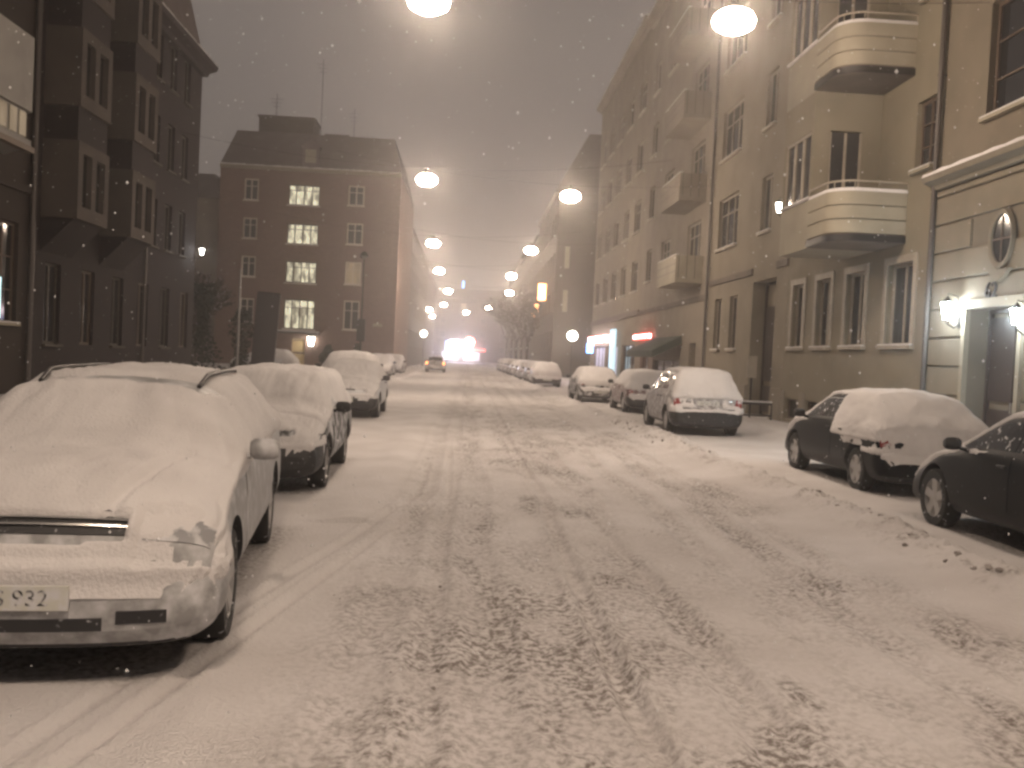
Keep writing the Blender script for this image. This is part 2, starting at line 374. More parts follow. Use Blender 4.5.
BASE = dict(W=1.76, H=1.45, belt=.92, nose_z=.78, hood_z=.97, front=2.25, rear=-2.28, cowl=1.12, wtop=.38, rtop=-1.92, rbot=-2.14, rb_z=.97, tail_z=.84, ax_f=1.36, ax_r=-1.32, wr=.315)
_wheel_cache = {}
def wheel_meshes(r, steel=False):
    k = (round(r, 3), steel)
    if k in _wheel_cache: return _wheel_cache[k]
    w = .10; mb = MB()
    mb.lathe([(r * .66, -w), (r * .93, -w), (r * .985, -w * .8), (r, -w * .45), (r, w * .45), (r * .985, w * .8), (r * .93, w), (r * .66, w), (r * .64, w * .6), (r * .64, -w)], 36, axis=0)
    ty = mb.build('tyre', M['rubber'], None, 35)
    mb = MB(); rr = r * .655
    mb.lathe([(rr, -w * .9), (rr, w * .9), (rr * .93, w * .95), (rr * .90, w * .5), (rr * .3, w * .35), (.0001, w * .35)], 30, axis=0)
    mb.cm = 1; mb.lathe([(rr * .9, w * .42), (rr * .86, w * .44), (.001, w * .40)], 30, axis=0); mb.cm = 0
    if steel:
        for k2 in range(9):
            a = 2 * PI * k2 / 9; c, s_ = math.cos(a), math.sin(a)
            mb.lathe([(.001, 0), (.02, 0), (.02, .012), (.001, .012)], 8, c=(w * .5, c * rr * .55, s_ * rr * .55), axis=0)
        mb.lathe([(rr * .45, w * .4), (rr * .42, w * .75), (rr * .2, w * .85), (.001, w * .85)], 20, axis=0)
    else:
        mb.lathe([(rr * .24, w * .4), (rr * .22, w * .82), (.001, w * .84)], 16, axis=0)
        for k2 in range(5):
            a = 2 * PI * k2 / 5 + .3; c, s_ = math.cos(a), math.sin(a)
            def q(rad, off, x): return (x, c * rad - s_ * off, s_ * rad + c * off)
            vs = [q(rr * .15, -.055, w * .4), q(rr * .15, .055, w * .4), q(rr * .93, .07, w * .55), q(rr * .93, -.07, w * .55),
                  q(rr * .15, -.045, w * .78), q(rr * .15, .045, w * .78), q(rr * .93, .055, w * .93), q(rr * .93, -.055, w * .93)]
            mb.add(vs, [(3, 2, 1, 0), (4, 5, 6, 7), (0, 1, 5, 4), (1, 2, 6, 5), (2, 3, 7, 6), (3, 0, 4, 7)])
    ri = mb.build('rim', [M['rim'], M['rubber']], None, 30)
    for o in (ty, ri): C.objects.unlink(o)
    _wheel_cache[k] = (ty, ri); return ty, ri

def make_car(label, p=None, paint='silver', snow=None, detail=2, group=None, name='parked_car', plate=None, tails='red_lens', rails=False,
             low='plastic', bump_dark=False, seed=1, glass='glass', side_glass='glass', steel=False, loc=(0, 0), rz=0, T=.045, roof_T=1.0, lens='lamp_lens', mirror_mat=None):
    P = dict(BASE); P.update(p or {}); sf = Surf(P); K = sf.K
    root = thing(name, label, 'car', (loc[0], loc[1], -.015), rz, group)
    F, Rr, W = P['front'], P['rear'], P['W'] / 2; bh = P.get('bump_h', .56)
    st = 2 if detail >= 2 else 4
    ui = list(range(0, sf.T.shape[0], st)); ti = list(range(0, sf.T.shape[1], st))
    if ui[-1] != sf.T.shape[0] - 1: ui.append(sf.T.shape[0] - 1)
    if ti[-1] != sf.T.shape[1] - 1: ti.append(sf.T.shape[1] - 1)
    # body shell
    bm = bmesh.new(); V = {}
    nt = len(ti)
    for a, i in enumerate(ui):
        for b, j in enumerate(ti):
            x, y, z = sf.T[i, j]; V[(a, b, 1)] = bm.verts.new((x, y, z))
            V[(a, b, -1)] = V[(a, b, 1)] if x < 1e-5 else bm.verts.new((-x, y, z))
    def fc(vs, mi=0):
        u_ = []
        for v in vs:
            if v not in u_: u_.append(v)
        if len(u_) > 2:
            try: f = bm.faces.new(u_); f.smooth = True; f.material_index = mi
            except ValueError: pass
    def lowmat(c, i=None):
        z = c[2]; yy = c[1]
        if bump_dark and z < bh + .005 and (yy > F - .42 or yy < Rr + .42): return 1
        if z < P.get('sill_z', .30): return 1
        return 0
    for a in range(len(ui) - 1):
        for b in range(nt - 1):
            c = (sf.T[ui[a], ti[b]] + sf.T[ui[a + 1], ti[b + 1]]) / 2
            mi = lowmat(c)
            fc([V[(a, b, 1)], V[(a + 1, b, 1)], V[(a + 1, b + 1, 1)], V[(a, b + 1, 1)]], mi)
            fc([V[(a, b, -1)], V[(a, b + 1, -1)], V[(a + 1, b + 1, -1)], V[(a + 1, b, -1)]], mi)
    # caps: symmetric strips
    for a, fr in ((0, False), (len(ui) - 1, True)):
        NC = 12; rows = []
        for b in range(nt):
            x, y, z = sf.T[ui[a], ti[b]]
            if x < 1e-5: rows.append([V[(a, b, 1)]] * (NC + 1)); continue
            r = [V[(a, b, -1)]]
            for k in range(1, NC):
                xx = -x + 2 * x * k / NC; yy = sf.cap_y(fr, xx)
                r.append(bm.verts.new((xx, yy, z)))
            r.append(V[(a, b, 1)]); rows.append(r)
        for b in range(nt - 1):
            zc = (sf.T[ui[a], ti[b]][2] + sf.T[ui[a], ti[b + 1]][2]) / 2
            for k in range(NC): fc([rows[b][k], rows[b][k + 1], rows[b + 1][k + 1], rows[b + 1][k]], 1 if bump_dark or zc < P.get('sill_z', .30) - .01 else 0)
    bmesh.ops.recalc_face_normals(bm, faces=bm.faces)
    me = bpy.data.meshes.new('body'); bm.to_mesh(me); bm.free()
    me.materials.append(M[paint]); me.materials.append(M['plastic'])
    body = bpy.data.objects.new('body', me); C.objects.link(body)
    # wheel arches cut out
    wr = P['wr']; cut = MB(); cut.cm = 1
    for ya in (P['ax_f'], P['ax_r']):
        for sg in (1, -1):
            prof = [(.001, W - .27), (wr + .055, W - .27), (wr + .055, W + .15), (.001, W + .15)]
            cut.lathe([(r, a * sg) for r, a in prof], 40, c=(0, ya, wr + .01), axis=0)
    co = cut.build('cutter', [M[paint], M['plastic']])
    md = body.modifiers.new('b', 'BOOLEAN'); md.operation = 'DIFFERENCE'; md.object = co; md.solver = 'EXACT'
    bpy.context.view_layer.update()
    me2 = bpy.data.meshes.new_from_object(body.evaluated_get(bpy.context.evaluated_depsgraph_get()))
    body.modifiers.clear(); old = body.data; body.data = me2; bpy.data.meshes.remove(old); bpy.data.objects.remove(co); me2.name = 'body'
    bm = bmesh.new(); bm.from_mesh(me2)
    for f in bm.faces: f.smooth = True
    for e in bm.edges: e.smooth = not (len(e.link_faces) != 2 or e.calc_face_angle(0) > math.radians(38))
    bm.to_mesh(me2); bm.free()
    body.parent = root
    # glass
    cw, wt, rt, rb = P['cowl'], P['wtop'], P['rtop'], P['rbot']
    U = sf.u
    def P1(name, mt, *a, parent=root, **k): return sf.patch(MB(), *a, **k).build(name, M[mt], parent, 40)
    P1('windscreen', glass, U(wt) + .12, U(cw) - .12, 5.22, 7, both=True, nu=8, nt=8)
    P1('rear_window', P.get('rear_glass', glass), U(rb) + .12, U(rt) - .12, 5.25, 7, both=True, nu=6, nt=8)
    bp = (wt + rt) / 2 + .12
    for sd in (1, -1):
        P1('side_window', side_glass, U(bp) + .04, U(cw) - .55, 4.14, 4.84, side=sd, nu=10, nt=4, skew1=-.75)
        if P.get('doors', 5) == 5 or True:
            P1('side_window', side_glass, U(rt + .42) , U(bp) - .06, 4.14, 4.84, side=sd, nu=8, nt=4)
        if P.get('third', False):
            P1('side_window', side_glass, U(rt) + .12, U(rt + .36), 4.16, 4.82, side=sd, nu=4, nt=4, skew0=.12)
    if detail >= 1:
        for sd in (1, -1):
            # doors as proud skins
            ya, yb, yc = cw - .28, bp + .01, max(rt + .45, P['ax_r'] + .42)
            for (y0, y1) in ((yb + .006, ya), (yc, yb - .006)):
                if y1 - y0 < .3: continue
                d = P1('door', paint, U(y0), U(y1), 2.05, 4.02, side=sd, off=.005, nu=8, nt=10)
                hx, hy, hz = sf.at(U(y0 + .14), 3.62, sd, .006)
                h = MB(); h.box(hx - .018, hx + .018, hy - .075, hy + .075, hz - .014, hz + .016, .006); h.build('handle', M['plastic'] if paint != 'silver' else M[paint], d)
            # headlights / taillights
            P1('headlight', lens, U(F - .22) - .5, U(F - .22) + 1.15, 4.05, 5.55, side=sd, off=.008, nu=6, nt=6, skew0=.35)
            ut = U(rb)
            P1('taillight', tails, ut - 1.35, ut - .35, 4.0 if not P.get('tall_tail') else 3.9, 4.95, side=sd, off=.008, nu=6, nt=6)
            # mirror
            mx, my, mz = sf.at(U(cw - .32), 4.15, sd, 0)
            mb = MB(); cx = mx + sd * .15; mb.tube([(mx - sd * .03, my, mz - .01), (cx - sd * .08, my, mz + .01)], .022, 6)
            pr = [(.001, -.095), (.05, -.09), (.072, -.06), (.078, 0), (.072, .06), (.05, .085), (.001, .09)]
            n0 = len(mb.v); mb.lathe(pr, 12, c=(0, 0, 0), axis=0)
            for q in range(n0, len(mb.v)):
                x_, y_, z_ = mb.v[q]; mb.v[q] = (cx + x_, my + y_ * .62, mz + .055 + z_ * .88)
            mb.build('wing_mirror', M[mirror_mat or (paint if paint in ('silver',) else 'plastic')], root, 50)
        # grille with bars
        g = P1('grille', 'plastic', U(F - .22) - .02, U(F - .22) + 1.0, P.get('grille_t', 6.15), 7, both=True, off=.007, nu=4, nt=8)
        for uu, wd in (((-.04, .26), (.44, .05), (.68, .05)) if P.get('one_bar') else ((.0, .14), (.42, .14), (.75, .14))):
            sf.patch(MB(), U(F - .22) + uu, U(F - .22) + uu + wd, P.get('grille_t', 6.15) + .06, 7, both=True, off=.022, nu=1, nt=8, depth=.02).build('chrome_bar', M['chrome'], g, 40)
        # lower intake and fog lights
        sf.cap_patch(MB(), True, -.40, .40, .30, bh - .20).build('lower_intake', M['plastic'], root)
        for sd in (1, -1):
            x0, x1 = sorted((sd * .46, sd * .68)); sf.cap_patch(MB(), True, x0, x1, .33, bh - .17, n=4).build('fog_light', M['plastic'], root)
        for fr in (True, False):
            sg = 1 if fr else -1; yy = sf.cap_y(fr, 0); zz = bh - .10 if fr or not P.get('plate_high') else P['plate_high']
            if not fr and P.get('plate_high'): yy = sf.at(U(rb) - .9, 7)[1] - .012
            mb = MB(); mb.box(-.26, .26, min(yy, yy + sg * .02), max(yy, yy + sg * .02), zz - .056, zz + .056)
            lp = mb.build('licence_plate', M['plate'], root)
            if plate and (detail >= 2):
                t = text_mesh(plate, .105, .001, 'plate_lettering', M['ink'], lp); t.location = (0, yy + sg * .0215, zz - .002)
                t.rotation_euler = (PI / 2, 0, PI if fr else 0)
        if False:
            for x0 in (.1, -.55):
                a = sf.at(U(cw) - .1, 7 - abs(x0) * 2, 1 if x0 > 0 else -1, .02); b_ = sf.at(U(cw) - .6, 7 - abs(x0 + .5) * 2.0, 1 if x0 + .5 > 0 else -1, .02)
                MB().tube([a, b_], .011, 6).build('wiper', M['plastic'], root)
    if rails:
        for sd in (1, -1):
            ys = np.linspace(rt + .15, wt - .1, 9); pts = []
            for q, y in enumerate(ys):
                e = 0 if q in (0, 8) else 1; pts.append(sf.at(U(y), 5.35, sd, .012 + .055 * e))
            MB().tube(pts, .016, 8).build('roof_rail', M['iron'], root, 60)
    # wheels
    ty, ri = wheel_meshes(wr, steel)
    for ya in (P['ax_f'], P['ax_r']):
        for sg in (1, -1):
            w = ty.copy(); w.name = 'wheel'; w2 = bpy.data.objects.new('wheel', None); C.objects.link(w2); w2.parent = root; w2.location = (sg * (W - .125), ya, wr); w2.rotation_euler = (0, 0, 0 if sg > 0 else PI)
            t_ = ty.copy(); t_.name = 'tyre'; C.objects.link(t_); t_.parent = w2; r_ = ri.copy(); r_.name = 'rim'; C.objects.link(r_); r_.parent = w2
            bpy.data.objects.remove(w)
    # snow
    snow = snow or (lambda x, y, z, n: 0)
    i0 = list(range(0, sf.T.shape[0], 2 if detail >= 2 else 4)); t0 = [j for j in range(int(1.6 * K), sf.T.shape[1], 1 if detail >= 2 else 2)]
    if t0[-1] != sf.T.shape[1] - 1: t0.append(sf.T.shape[1] - 1)
    if i0[-1] != sf.T.shape[0] - 1: i0.append(sf.T.shape[0] - 1)
    Pp = sf.T[np.ix_(i0, t0)]; Nn = sf.N[np.ix_(i0, t0)]
    mb = MB()
    for sd in (1, -1):
        X = Pp[..., 0] * sd; Y = Pp[..., 1]; Z = Pp[..., 2]
        nz = Nn[..., 2]
        arc = (np.array(t0)[None, :] / K - 7) * .45 * sd + 0 * X
        ns = fbm(arc * 2.2 + 3 + seed, Y * 2.2 + Z, seed, 4); n2 = fbm(arc * 14, (Y + Z) * 12, seed + 9, 3)
        amt = ss(.10, .62, nz) * (1 if roof_T is None else roof_T)
        extra = np.vectorize(lambda x, y, z, a, b, c: float(snow(x, y, z, (a, b, c))), otypes=[float])(X, Y, Z, Nn[..., 0] * sd, Nn[..., 1], nz)
        amt = np.clip(np.maximum(amt, extra) - np.where(extra < 0, 2.0, 0), -1, 1)
        if P.get('thin'): amt = np.where(amt > 0, amt * np.vectorize(P['thin'], otypes=[float])(X, Y, Z), amt)
        n3 = fbm(arc * 5 + 9, (Y + Z) * 4.5, seed + 4, 3)
        th = amt * T * (.6 + .8 * ns) + (ns - .5) * .022 + (n3 - .5) * .022 + (n2 - .5) * .014 - .015
        th = np.where(amt <= .02, -.03, th)
        Q = Pp.copy(); Q[..., 0] = X; N2 = Nn.copy(); N2[..., 0] = Nn[..., 0] * sd
        off = np.maximum(th, -.02)[..., None]
        Q = Q + N2 * off; Q[..., 2] += np.maximum(th, 0) * .3
        Q[:, -1, 0] = 0
        base = len(mb.v); m = len(t0)
        mb.v += [tuple(q) for r in Q for q in r]
        for i in range(len(i0) - 1):
            for j in range(m - 1):
                if max(th[i, j], th[i + 1, j], th[i, j + 1], th[i + 1, j + 1]) < -.001: continue
                mb.f.append((base + i * m + j, base + (i + 1) * m + j, base + (i + 1) * m + j + 1, base + i * m + j + 1)); mb.mi.append(0)
    me = bpy.data.meshes.new('snow_cover'); me.from_pydata(mb.v, [], mb.f); me.materials.append(M['snow'])
    bm = bmesh.new(); bm.from_mesh(me); bmesh.ops.remove_doubles(bm, verts=bm.verts, dist=.0005)
    bmesh.ops.delete(bm, geom=[v for v in bm.verts if not v.link_faces], context='VERTS'); bmesh.ops.recalc_face_normals(bm, faces=bm.faces)
    for f in bm.faces: f.smooth = True
    bm.to_mesh(me); bm.free()
    so = bpy.data.objects.new('snow_cover', me); C.objects.link(so); so.parent = root
    return root

# --- left row
def thin_L1(x, y, z):
    k = 1.0
    if y > 1.95 and .50 < abs(x) < .86 and .56 < z < .80: k = .42
    if .9 < y < 1.3 and z > .85: k = .8
    if .12 < y < .42 and z > 1.30: k = .22
    if abs(abs(x) - (.34 + (2.2 - y) * .26)) < .035 and 1.2 < y < 2.2 and z > .7: k *= .55
    return k
def snow_L1(x, y, z, n):
    if z > .93 and y > -2.2 and abs(n[0]) > .75: return .30      # dusted side windows
    if y > 1.9 and z > .60 and n[1] > .2:
        if abs(x) < .465 and .69 < z < .79: return -1     # grille stays clear
        return .62
    if y > 2.0 and .47 < z: return .9 * min(1, max(0, (z - .49) / .07)) ** .7
    if y > 1.7 and z > .55: return .5
    return 0
car = make_car('silver estate car thickly coated in snow, nearest of the row by the dark houses', p=dict(third=True, W=1.80, H=1.43, bow=.13, endw=1.09, roofw=.90, grille_t=5.7, one_bar=True, sill_z=.235, thin=thin_L1, nose_z=.83, hood_z=1.02, belt=.95), paint='silver', snow=snow_L1, T=.05, plate='TES 932',
         rails=True, glass='glass_dusty', side_glass='glass_dusty', loc=(-2.31, 6.66), rz=PI + .12, seed=3, group=None)
def thin_L2(x, y, z): return .58 if y > 1.45 else (.8 if y > .95 else 1)
def snow_L2(x, y, z, n):
    if y > 1.5 and .55 < z < .66 and abs(x) < .9: return .8
    if y > 1.85 and .66 <= z < .72 and abs(x) < .5: return -1
    if z > .93 and abs(n[0]) > .75: return .3
    return 0
make_car('grey estate car with black bumper and snowed over windscreen, parked behind the silver one', p=dict(W=1.68, H=1.38, front=2.1, rear=-2.15, rtop=-1.75, rbot=-2.02, hood_z=.93, nose_z=.74, belt=.88, ax_f=1.28, ax_r=-1.22, bow=.08, third=True, wr=.30, thin=thin_L2),
         paint='green_paint', snow=snow_L2, bump_dark=True, side_glass='glass_dusty', loc=(-2.48, 12.62), rz=PI + .04, seed=5, rails=False, steel=True)
def snow_L3(x, y, z, n):
    if y > 1.6 and z > .50: return .55 if not (.62 < z < .70 and abs(x) < .55) else -1
    if z > .9 and abs(n[0]) > .7: return .45
    return 0
make_car('white hatchback buried in snow, third in the row by the dark houses', p=dict(W=1.72, H=1.38, front=2.0, rear=-2.0, rtop=-1.5, rbot=-1.86, ax_f=1.2, ax_r=-1.2, bow=.12, wr=.30), paint='white_paint', snow=snow_L3, bump_dark=True,
         side_glass='glass_dusty', glass='glass_dusty', loc=(-3.0, 24.9), rz=PI + .02, seed=6, detail=2, steel=True)

# --- right row
def snow_A(x, y, z, n):
    if -.4 < y < 2 and x < 0 and z > .95 and abs(n[0]) > .6: return -1
    return .1 if (y > 2.05 and z > .5) else 0
make_car('glossy black saloon with five spoke alloys, nearest car on the lantern side', p=dict(W=1.78, H=1.42, front=2.2, rear=-2.3, rtop=-.95, rbot=-1.62, rb_z=1.02, tail_z=.98, cowl=1.05, wtop=.28, ax_f=1.34, ax_r=-1.34, bow=.26, wr=.325, hood_z=.94, nose_z=.72, bump_h=.52),
         paint='black_paint', snow=snow_A, loc=(6.10, 9.00), rz=-.02, seed=11, T=.035)
def snow_B(x, y, z, n):
    if x < 0 and y < -.42 and z > .66 and y > -2.0: return .75 if z > .76 else (.35 if y < -.7 else 0)
    if y < -1.5 and z > .58: return .8
    if x < 0 and y < -.6 and z > .45 and y > -1.0: return .2
    if x < 0 and y > -.42 and z > .9 and abs(n[0]) > .45: return -1
    return 0
make_car('black hatchback with its tail and rear side window packed in snow, front windows clear', p=dict(W=1.72, H=1.42, front=2.08, rear=-2.12, rtop=-1.38, rbot=-1.93, rb_z=.98, tail_z=.88, cowl=1.08, wtop=.38, ax_f=1.28, ax_r=-1.27, bow=.22, wr=.31),
         paint='black_paint', snow=snow_B, loc=(6.42, 14.55), rz=.0, seed=12, T=.05)
def snow_C(x, y, z, n):
    if y < -1.5 and z > .90 and n[1] < -.2: return .85
    if y < -1.75 and .56 < z < .70: return .9 if (z < .64 or abs(x) > .62) else -1
    if y < -1.5 and .70 <= z < .90: return .35 if abs(x) > .35 else -1
    if x < 0 and z > 1.0 and abs(n[0]) > .6: return -1
    return 0
make_car('tall dark hatchback showing its snow covered tailgate and big black rear bumper', p=dict(W=1.76, H=1.60, front=2.05, rear=-2.12, rtop=-1.55, rbot=-1.93, rb_z=1.02, tail_z=.86, belt=.98, hood_z=1.03, nose_z=.84, bump_h=.66, ledge=.12, ax_f=1.28, ax_r=-1.25, bow=.14, wr=.325, tall_tail=True, plate_high=.79),
         paint='grey_paint', snow=snow_C, bump_dark=True, loc=(5.72, 24.15), rz=0, seed=14, plate='KRA 604', glass='glass')
def snow_D(x, y, z, n):
    if x < 0 and y < -.3 and z > .9: return .8
    if y < -1.5 and z > .8: return .8
    return 0
make_car('dark estate car with snowed rear side glass, between the tall hatchback and the rounded car', p=dict(W=1.72, H=1.44, ax_f=1.3, ax_r=-1.28, third=True, wr=.31), paint='red_paint', snow=snow_D, loc=(6.08, 32.9), rz=.0, seed=15, bump_dark=True, detail=1)
def snow_E(x, y, z, n):
    if y < -1.4 and z > .72: return .7
    if abs(n[0]) > .6 and z > .95: return .5
    return 0
make_car('rounded brown grey car with snow smeared back, last before the side street gap', p=dict(W=1.68, H=1.42, rear=-2.05, front=2.0, rtop=-1.3, rbot=-1.8, ax_f=1.2, ax_r=-1.2, wr=.30), paint='green_paint', snow=snow_E, loc=(5.22, 39.2), rz=.02, seed=16, detail=1)
def snow_F(x, y, z, n):
    if y < -1.2 and z > .62: return .8
    if z > .9: return .5
    return 0
carF = make_car('white hatchback shining palely beyond the gap, first of the far row', p=dict(W=1.72, H=1.45, rear=-2.08, front=2.0, rtop=-1.35, rbot=-1.85, ax_f=1.2, ax_r=-1.2, wr=.30), paint='white_paint', snow=snow_F, loc=(4.68, 57.2), rz=0, seed=17, detail=1, bump_dark=True)
carG = make_car('snow covered dark car parked just ahead of the pale white hatchback', p=dict(third=True), paint='grey_paint', snow=snow_E, loc=(4.75, 63.6), rz=0, seed=18, detail=1, group='snowy cars in the far row by the trees')
for (x, y, l) in ((4.6, 69.6, 'snow covered car, third of the far row past the globe lamp post'), (4.6, 75.8, 'snow covered car, fourth of the far row past the globe lamp post'),
                  (4.5, 82.0, 'snow covered car, fifth of the far row, short of the bare trees'), (4.5, 88.3, 'snow covered car, sixth of the far row, short of the bare trees'),
                  (4.4, 95.0, 'snow covered car beside the first bare tree'), (4.35, 103.5, 'snow covered car between the first and second bare trees'), (4.3, 111, 'snow covered car furthest away beside the bare trees')):
    c = copy_tree(carG); c.location = (x, y, -.015); c['label'] = l
mpv = make_car('tall snow topped people carrier just beyond the third snowy hatchback', p=dict(H=1.58, W=1.78, belt=1.0, hood_z=1.05, nose_z=.85, wtop=.6, cowl=1.35, third=True, front=2.2), paint='grey_paint', snow=snow_L3, loc=(-4.1, 33.6), rz=PI, seed=21, detail=1, side_glass='glass_dusty')
c = copy_tree(carG); c.location = (-5.0, 45.2, -.015); c.rotation_euler.z = PI + .03; c['label'] = 'rounded snowy car beneath the unlit lamp post by the brick block'; c['group'] = 'snowy cars by the brick apartment block'
c = copy_tree(carG); c.location = (-5.5, 60.2, -.015); c.rotation_euler.z = PI; c['label'] = 'dim grey snowy car at the corner of the brick block'; c['group'] = 'snowy cars by the brick apartment block'
c = copy_tree(carG); c.location = (-5.4, 68.2, -.015); c.rotation_euler.z = PI; c['label'] = 'small snowy car just past the brick block corner'; c['group'] = 'snowy cars by the brick apartment block'
c = copy_tree(carF); c.location = (-12.3, 58.5, -.015); c.rotation_euler.z = PI / 2; c['label'] = 'snowy car parked crosswise before the yellow door of the brick block'; c['group'] = 'snowy cars by the brick apartment block'
make_car('car driving away down the street with a glowing tail lamp', p=dict(W=1.76, rtop=-1.4, rbot=-1.85), paint='grey_paint', name='moving_car', tails='tail_on', loc=(-2.85, 86), rz=0, seed=22, detail=1, snow=lambda x, y, z, n: 0, roof_T=.3)

# ------------------------------------------------------------ GROUND
def ground():
    xs = np.concatenate([-6.2 - np.geomspace(.05, 300, 60)[::-1], np.arange(-6.2, 9.6, .032), 9.6 + np.geomspace(.05, 300, 50)])
    ys = [3.0]
    while ys[-1] < 60: ys.append(ys[-1] + max(.022, ys[-1] * .0055))
    ys = np.concatenate([np.linspace(-60, 2.9, 60), ys, np.geomspace(60.5, 600, 70)])
    X, Y = np.meshgrid(xs, ys)
    near = 1 - ss(45, 75, Y)
    Z = (fbm(X * .35, Y * .25, 5, 3) - .5) * .06
    def track(cx, w, d, f=lambda y: 0):
        c = cx + f(Y) + (vn(Y * .35, 0 * Y + cx * 7, 3) - .5) * .16
        r = np.abs(X - c)
        return -d * .85 * np.exp(-(r / w) ** 4) + d * .6 * np.exp(-((r - w * 1.4) / (w * .4)) ** 2), np.exp(-(r / (w * 1.6)) ** 2)
    dirt = np.zeros_like(X)
    for cx, w, d, k in ((.15, .13, .012, .85), (.93, .07, .022, .5), (1.45, .12, .014, .75), (2.15, .10, .013, .45), (2.75, .11, .017, .7), (3.2, .09, .013, .4), (-.5, .13, .010, .45), (-.1, .08, .010, .4)):
        zt, m = track(cx, w, d * 1.6); mod = ss(.25, .6, fbm(X * .4, Y * .22 + cx, 21, 2))
        Z += zt * (.7 + .6 * mod); dirt = np.maximum(dirt, m * k * (.35 + .65 * mod))
    zt, m = track(-1.0, .05, .028, lambda y: -.9 * np.clip((8.5 - y) / 4, -1.2, 2) ** 1.3 * (y < 8.5) * 1.0 if False else -.17 * np.clip(9 - y, -2, 7) + .45); Z += zt * (Y < 16); 
    zt, m = track(-1.25, .05, .02, lambda y: -.17 * np.clip(9 - y, -2, 7) + .45); Z += zt * (Y < 14)
    zt, m = track(.9, .05, .02, lambda y: .10 * np.clip(20 - y, -10, 14) * .5); Z += zt * (Y < 30)
    lane = ss(-1.2, -.2, X) * (1 - ss(3.3, 4.0, X))
    patch = ss(.46, .62, fbm(X * .9, Y * .34, 33, 4))
    dirt = np.maximum(dirt, lane * patch * .8)
    big = lane * ss(.30, .55, fbm(X * .3, Y * .2, 41, 2)) * np.exp(-((X - .3) / .9) ** 2) * ss(10, 5, Y) * .9
    dirt = np.maximum(dirt, big)
    dirt = np.clip(dirt * 1.05 + lane * .17, 0, 1)
    # churned texture
    ch = (fbm(X * 3.2, Y * 2.6, 8, 4) - .5)
    fine = (fbm(X * 11, Y * 10, 9, 3) - .5)
    rip = (vn(X * 2.0, Y * 11.0, 13) - .5) * ss(.4, .7, fbm(X * .5, Y * .4, 17, 2))
    st = (fbm(X * 7, Y * 2.2, 19, 3) - .5); rough = ss(.22, .7, dirt)
    Z += near * (ch * .010 + fine * (.004 + .006 * lane * rough) + st * .010 * lane + (fbm(X * 26, Y * 24, 29, 2) - .5) * .004 * lane * rough + lane * .016 * ss(.56, .70, fbm(X * 5, Y * 3.6, 37, 4)) * (.3 + rough))
    dirt = dirt * (.6 + .75 * ss(.40, .62, fbm(X * 3.3, Y * 1.9, 47, 4)))
    # berm on the right, drift on the left
    bc = 4.42 + (vn(Y * .5, 0 * Y, 31) - .5) * .35 + ss(15, 40, Y) * -.45
    Z += .15 * np.exp(-((X - bc) / np.where(X > bc, .22, .45)) ** 2) * (.35 + 1.0 * fbm(X * 3.5, Y * 2.6, 51, 4)) + ss(3.7, 5, X) * .02
    clod = ss(.58, .74, fbm(X * 8, Y * 6, 61, 3)) * np.exp(-((X - bc + .12) / .30) ** 2) * (Y < 26) * ss(.35, .6, vn(X * .5, Y * .9, 63))
    rid = np.exp(-((X - bc) / .34) ** 2) * (Y < 40); Z += rid * (fbm(X * 9, Y * 7, 91, 3) - .5) * .10 + rid * ss(.55, .7, fbm(X * 15, Y * 12, 93, 2)) * .025
    dirt = np.maximum(dirt, rid * .95 * ss(.55, .68, fbm(X * 10, Y * 8, 95, 3)))
    Z += clod * .03; dirt = np.maximum(dirt, ss(.25, .8, clod) * .95)
    Z += .05 * np.exp(-((X + 1.05) / .3) ** 2) * (.4 + vn(X * 2, Y * 1.5, 71)) * (Y > 9)
    # snowed over pavements
    Z += .14 * ss(7.35, 7.75, X) + .14 * (1 - ss(-4.2, -3.7, X))
    dirt *= 1 - ss(7.2, 7.6, X)
    Z += .16 * np.exp(-((X - 7.5) / .25) ** 2) * fbm(X * 2, Y * .9, 81, 3) * (Y > 2)
    # level and darken the ground under parked cars
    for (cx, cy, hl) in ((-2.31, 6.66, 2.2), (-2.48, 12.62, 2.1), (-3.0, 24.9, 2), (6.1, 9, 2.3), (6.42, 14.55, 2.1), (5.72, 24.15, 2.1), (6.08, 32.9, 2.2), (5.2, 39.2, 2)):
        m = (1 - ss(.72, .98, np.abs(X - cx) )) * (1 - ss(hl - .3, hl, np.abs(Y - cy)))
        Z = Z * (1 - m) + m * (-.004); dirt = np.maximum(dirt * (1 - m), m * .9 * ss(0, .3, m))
    global GR; GR = (xs, ys, Z)
    n, m_ = X.shape
    me = bpy.data.meshes.new('ground'); nv = n * m_
    me.vertices.add(nv); me.vertices.foreach_set('co', np.stack([X, Y, Z], -1).ravel().astype(np.float32))
    idx = np.arange(nv).reshape(n, m_); q = np.stack([idx[:-1, :-1], idx[:-1, 1:], idx[1:, 1:], idx[1:, :-1]], -1).reshape(-1, 4)
    nf = len(q); me.loops.add(nf * 4); me.loops.foreach_set('vertex_index', q.ravel().astype(np.int32))
    me.polygons.add(nf); me.polygons.foreach_set('loop_start', np.arange(0, nf * 4, 4, dtype=np.int32)); me.polygons.foreach_set('use_smooth', np.ones(nf, dtype=bool))
    me.update(calc_edges=True)
    at = me.attributes.new('dirt', 'FLOAT', 'POINT'); at.data.foreach_set('value', dirt.ravel().astype(np.float32))
    me.materials.append(M['ground']); o = bpy.data.objects.new('snowy_street', me); C.objects.link(o); tag(o, 'snow covered street with tyre ruts and brown slush', kind='structure')
ground()

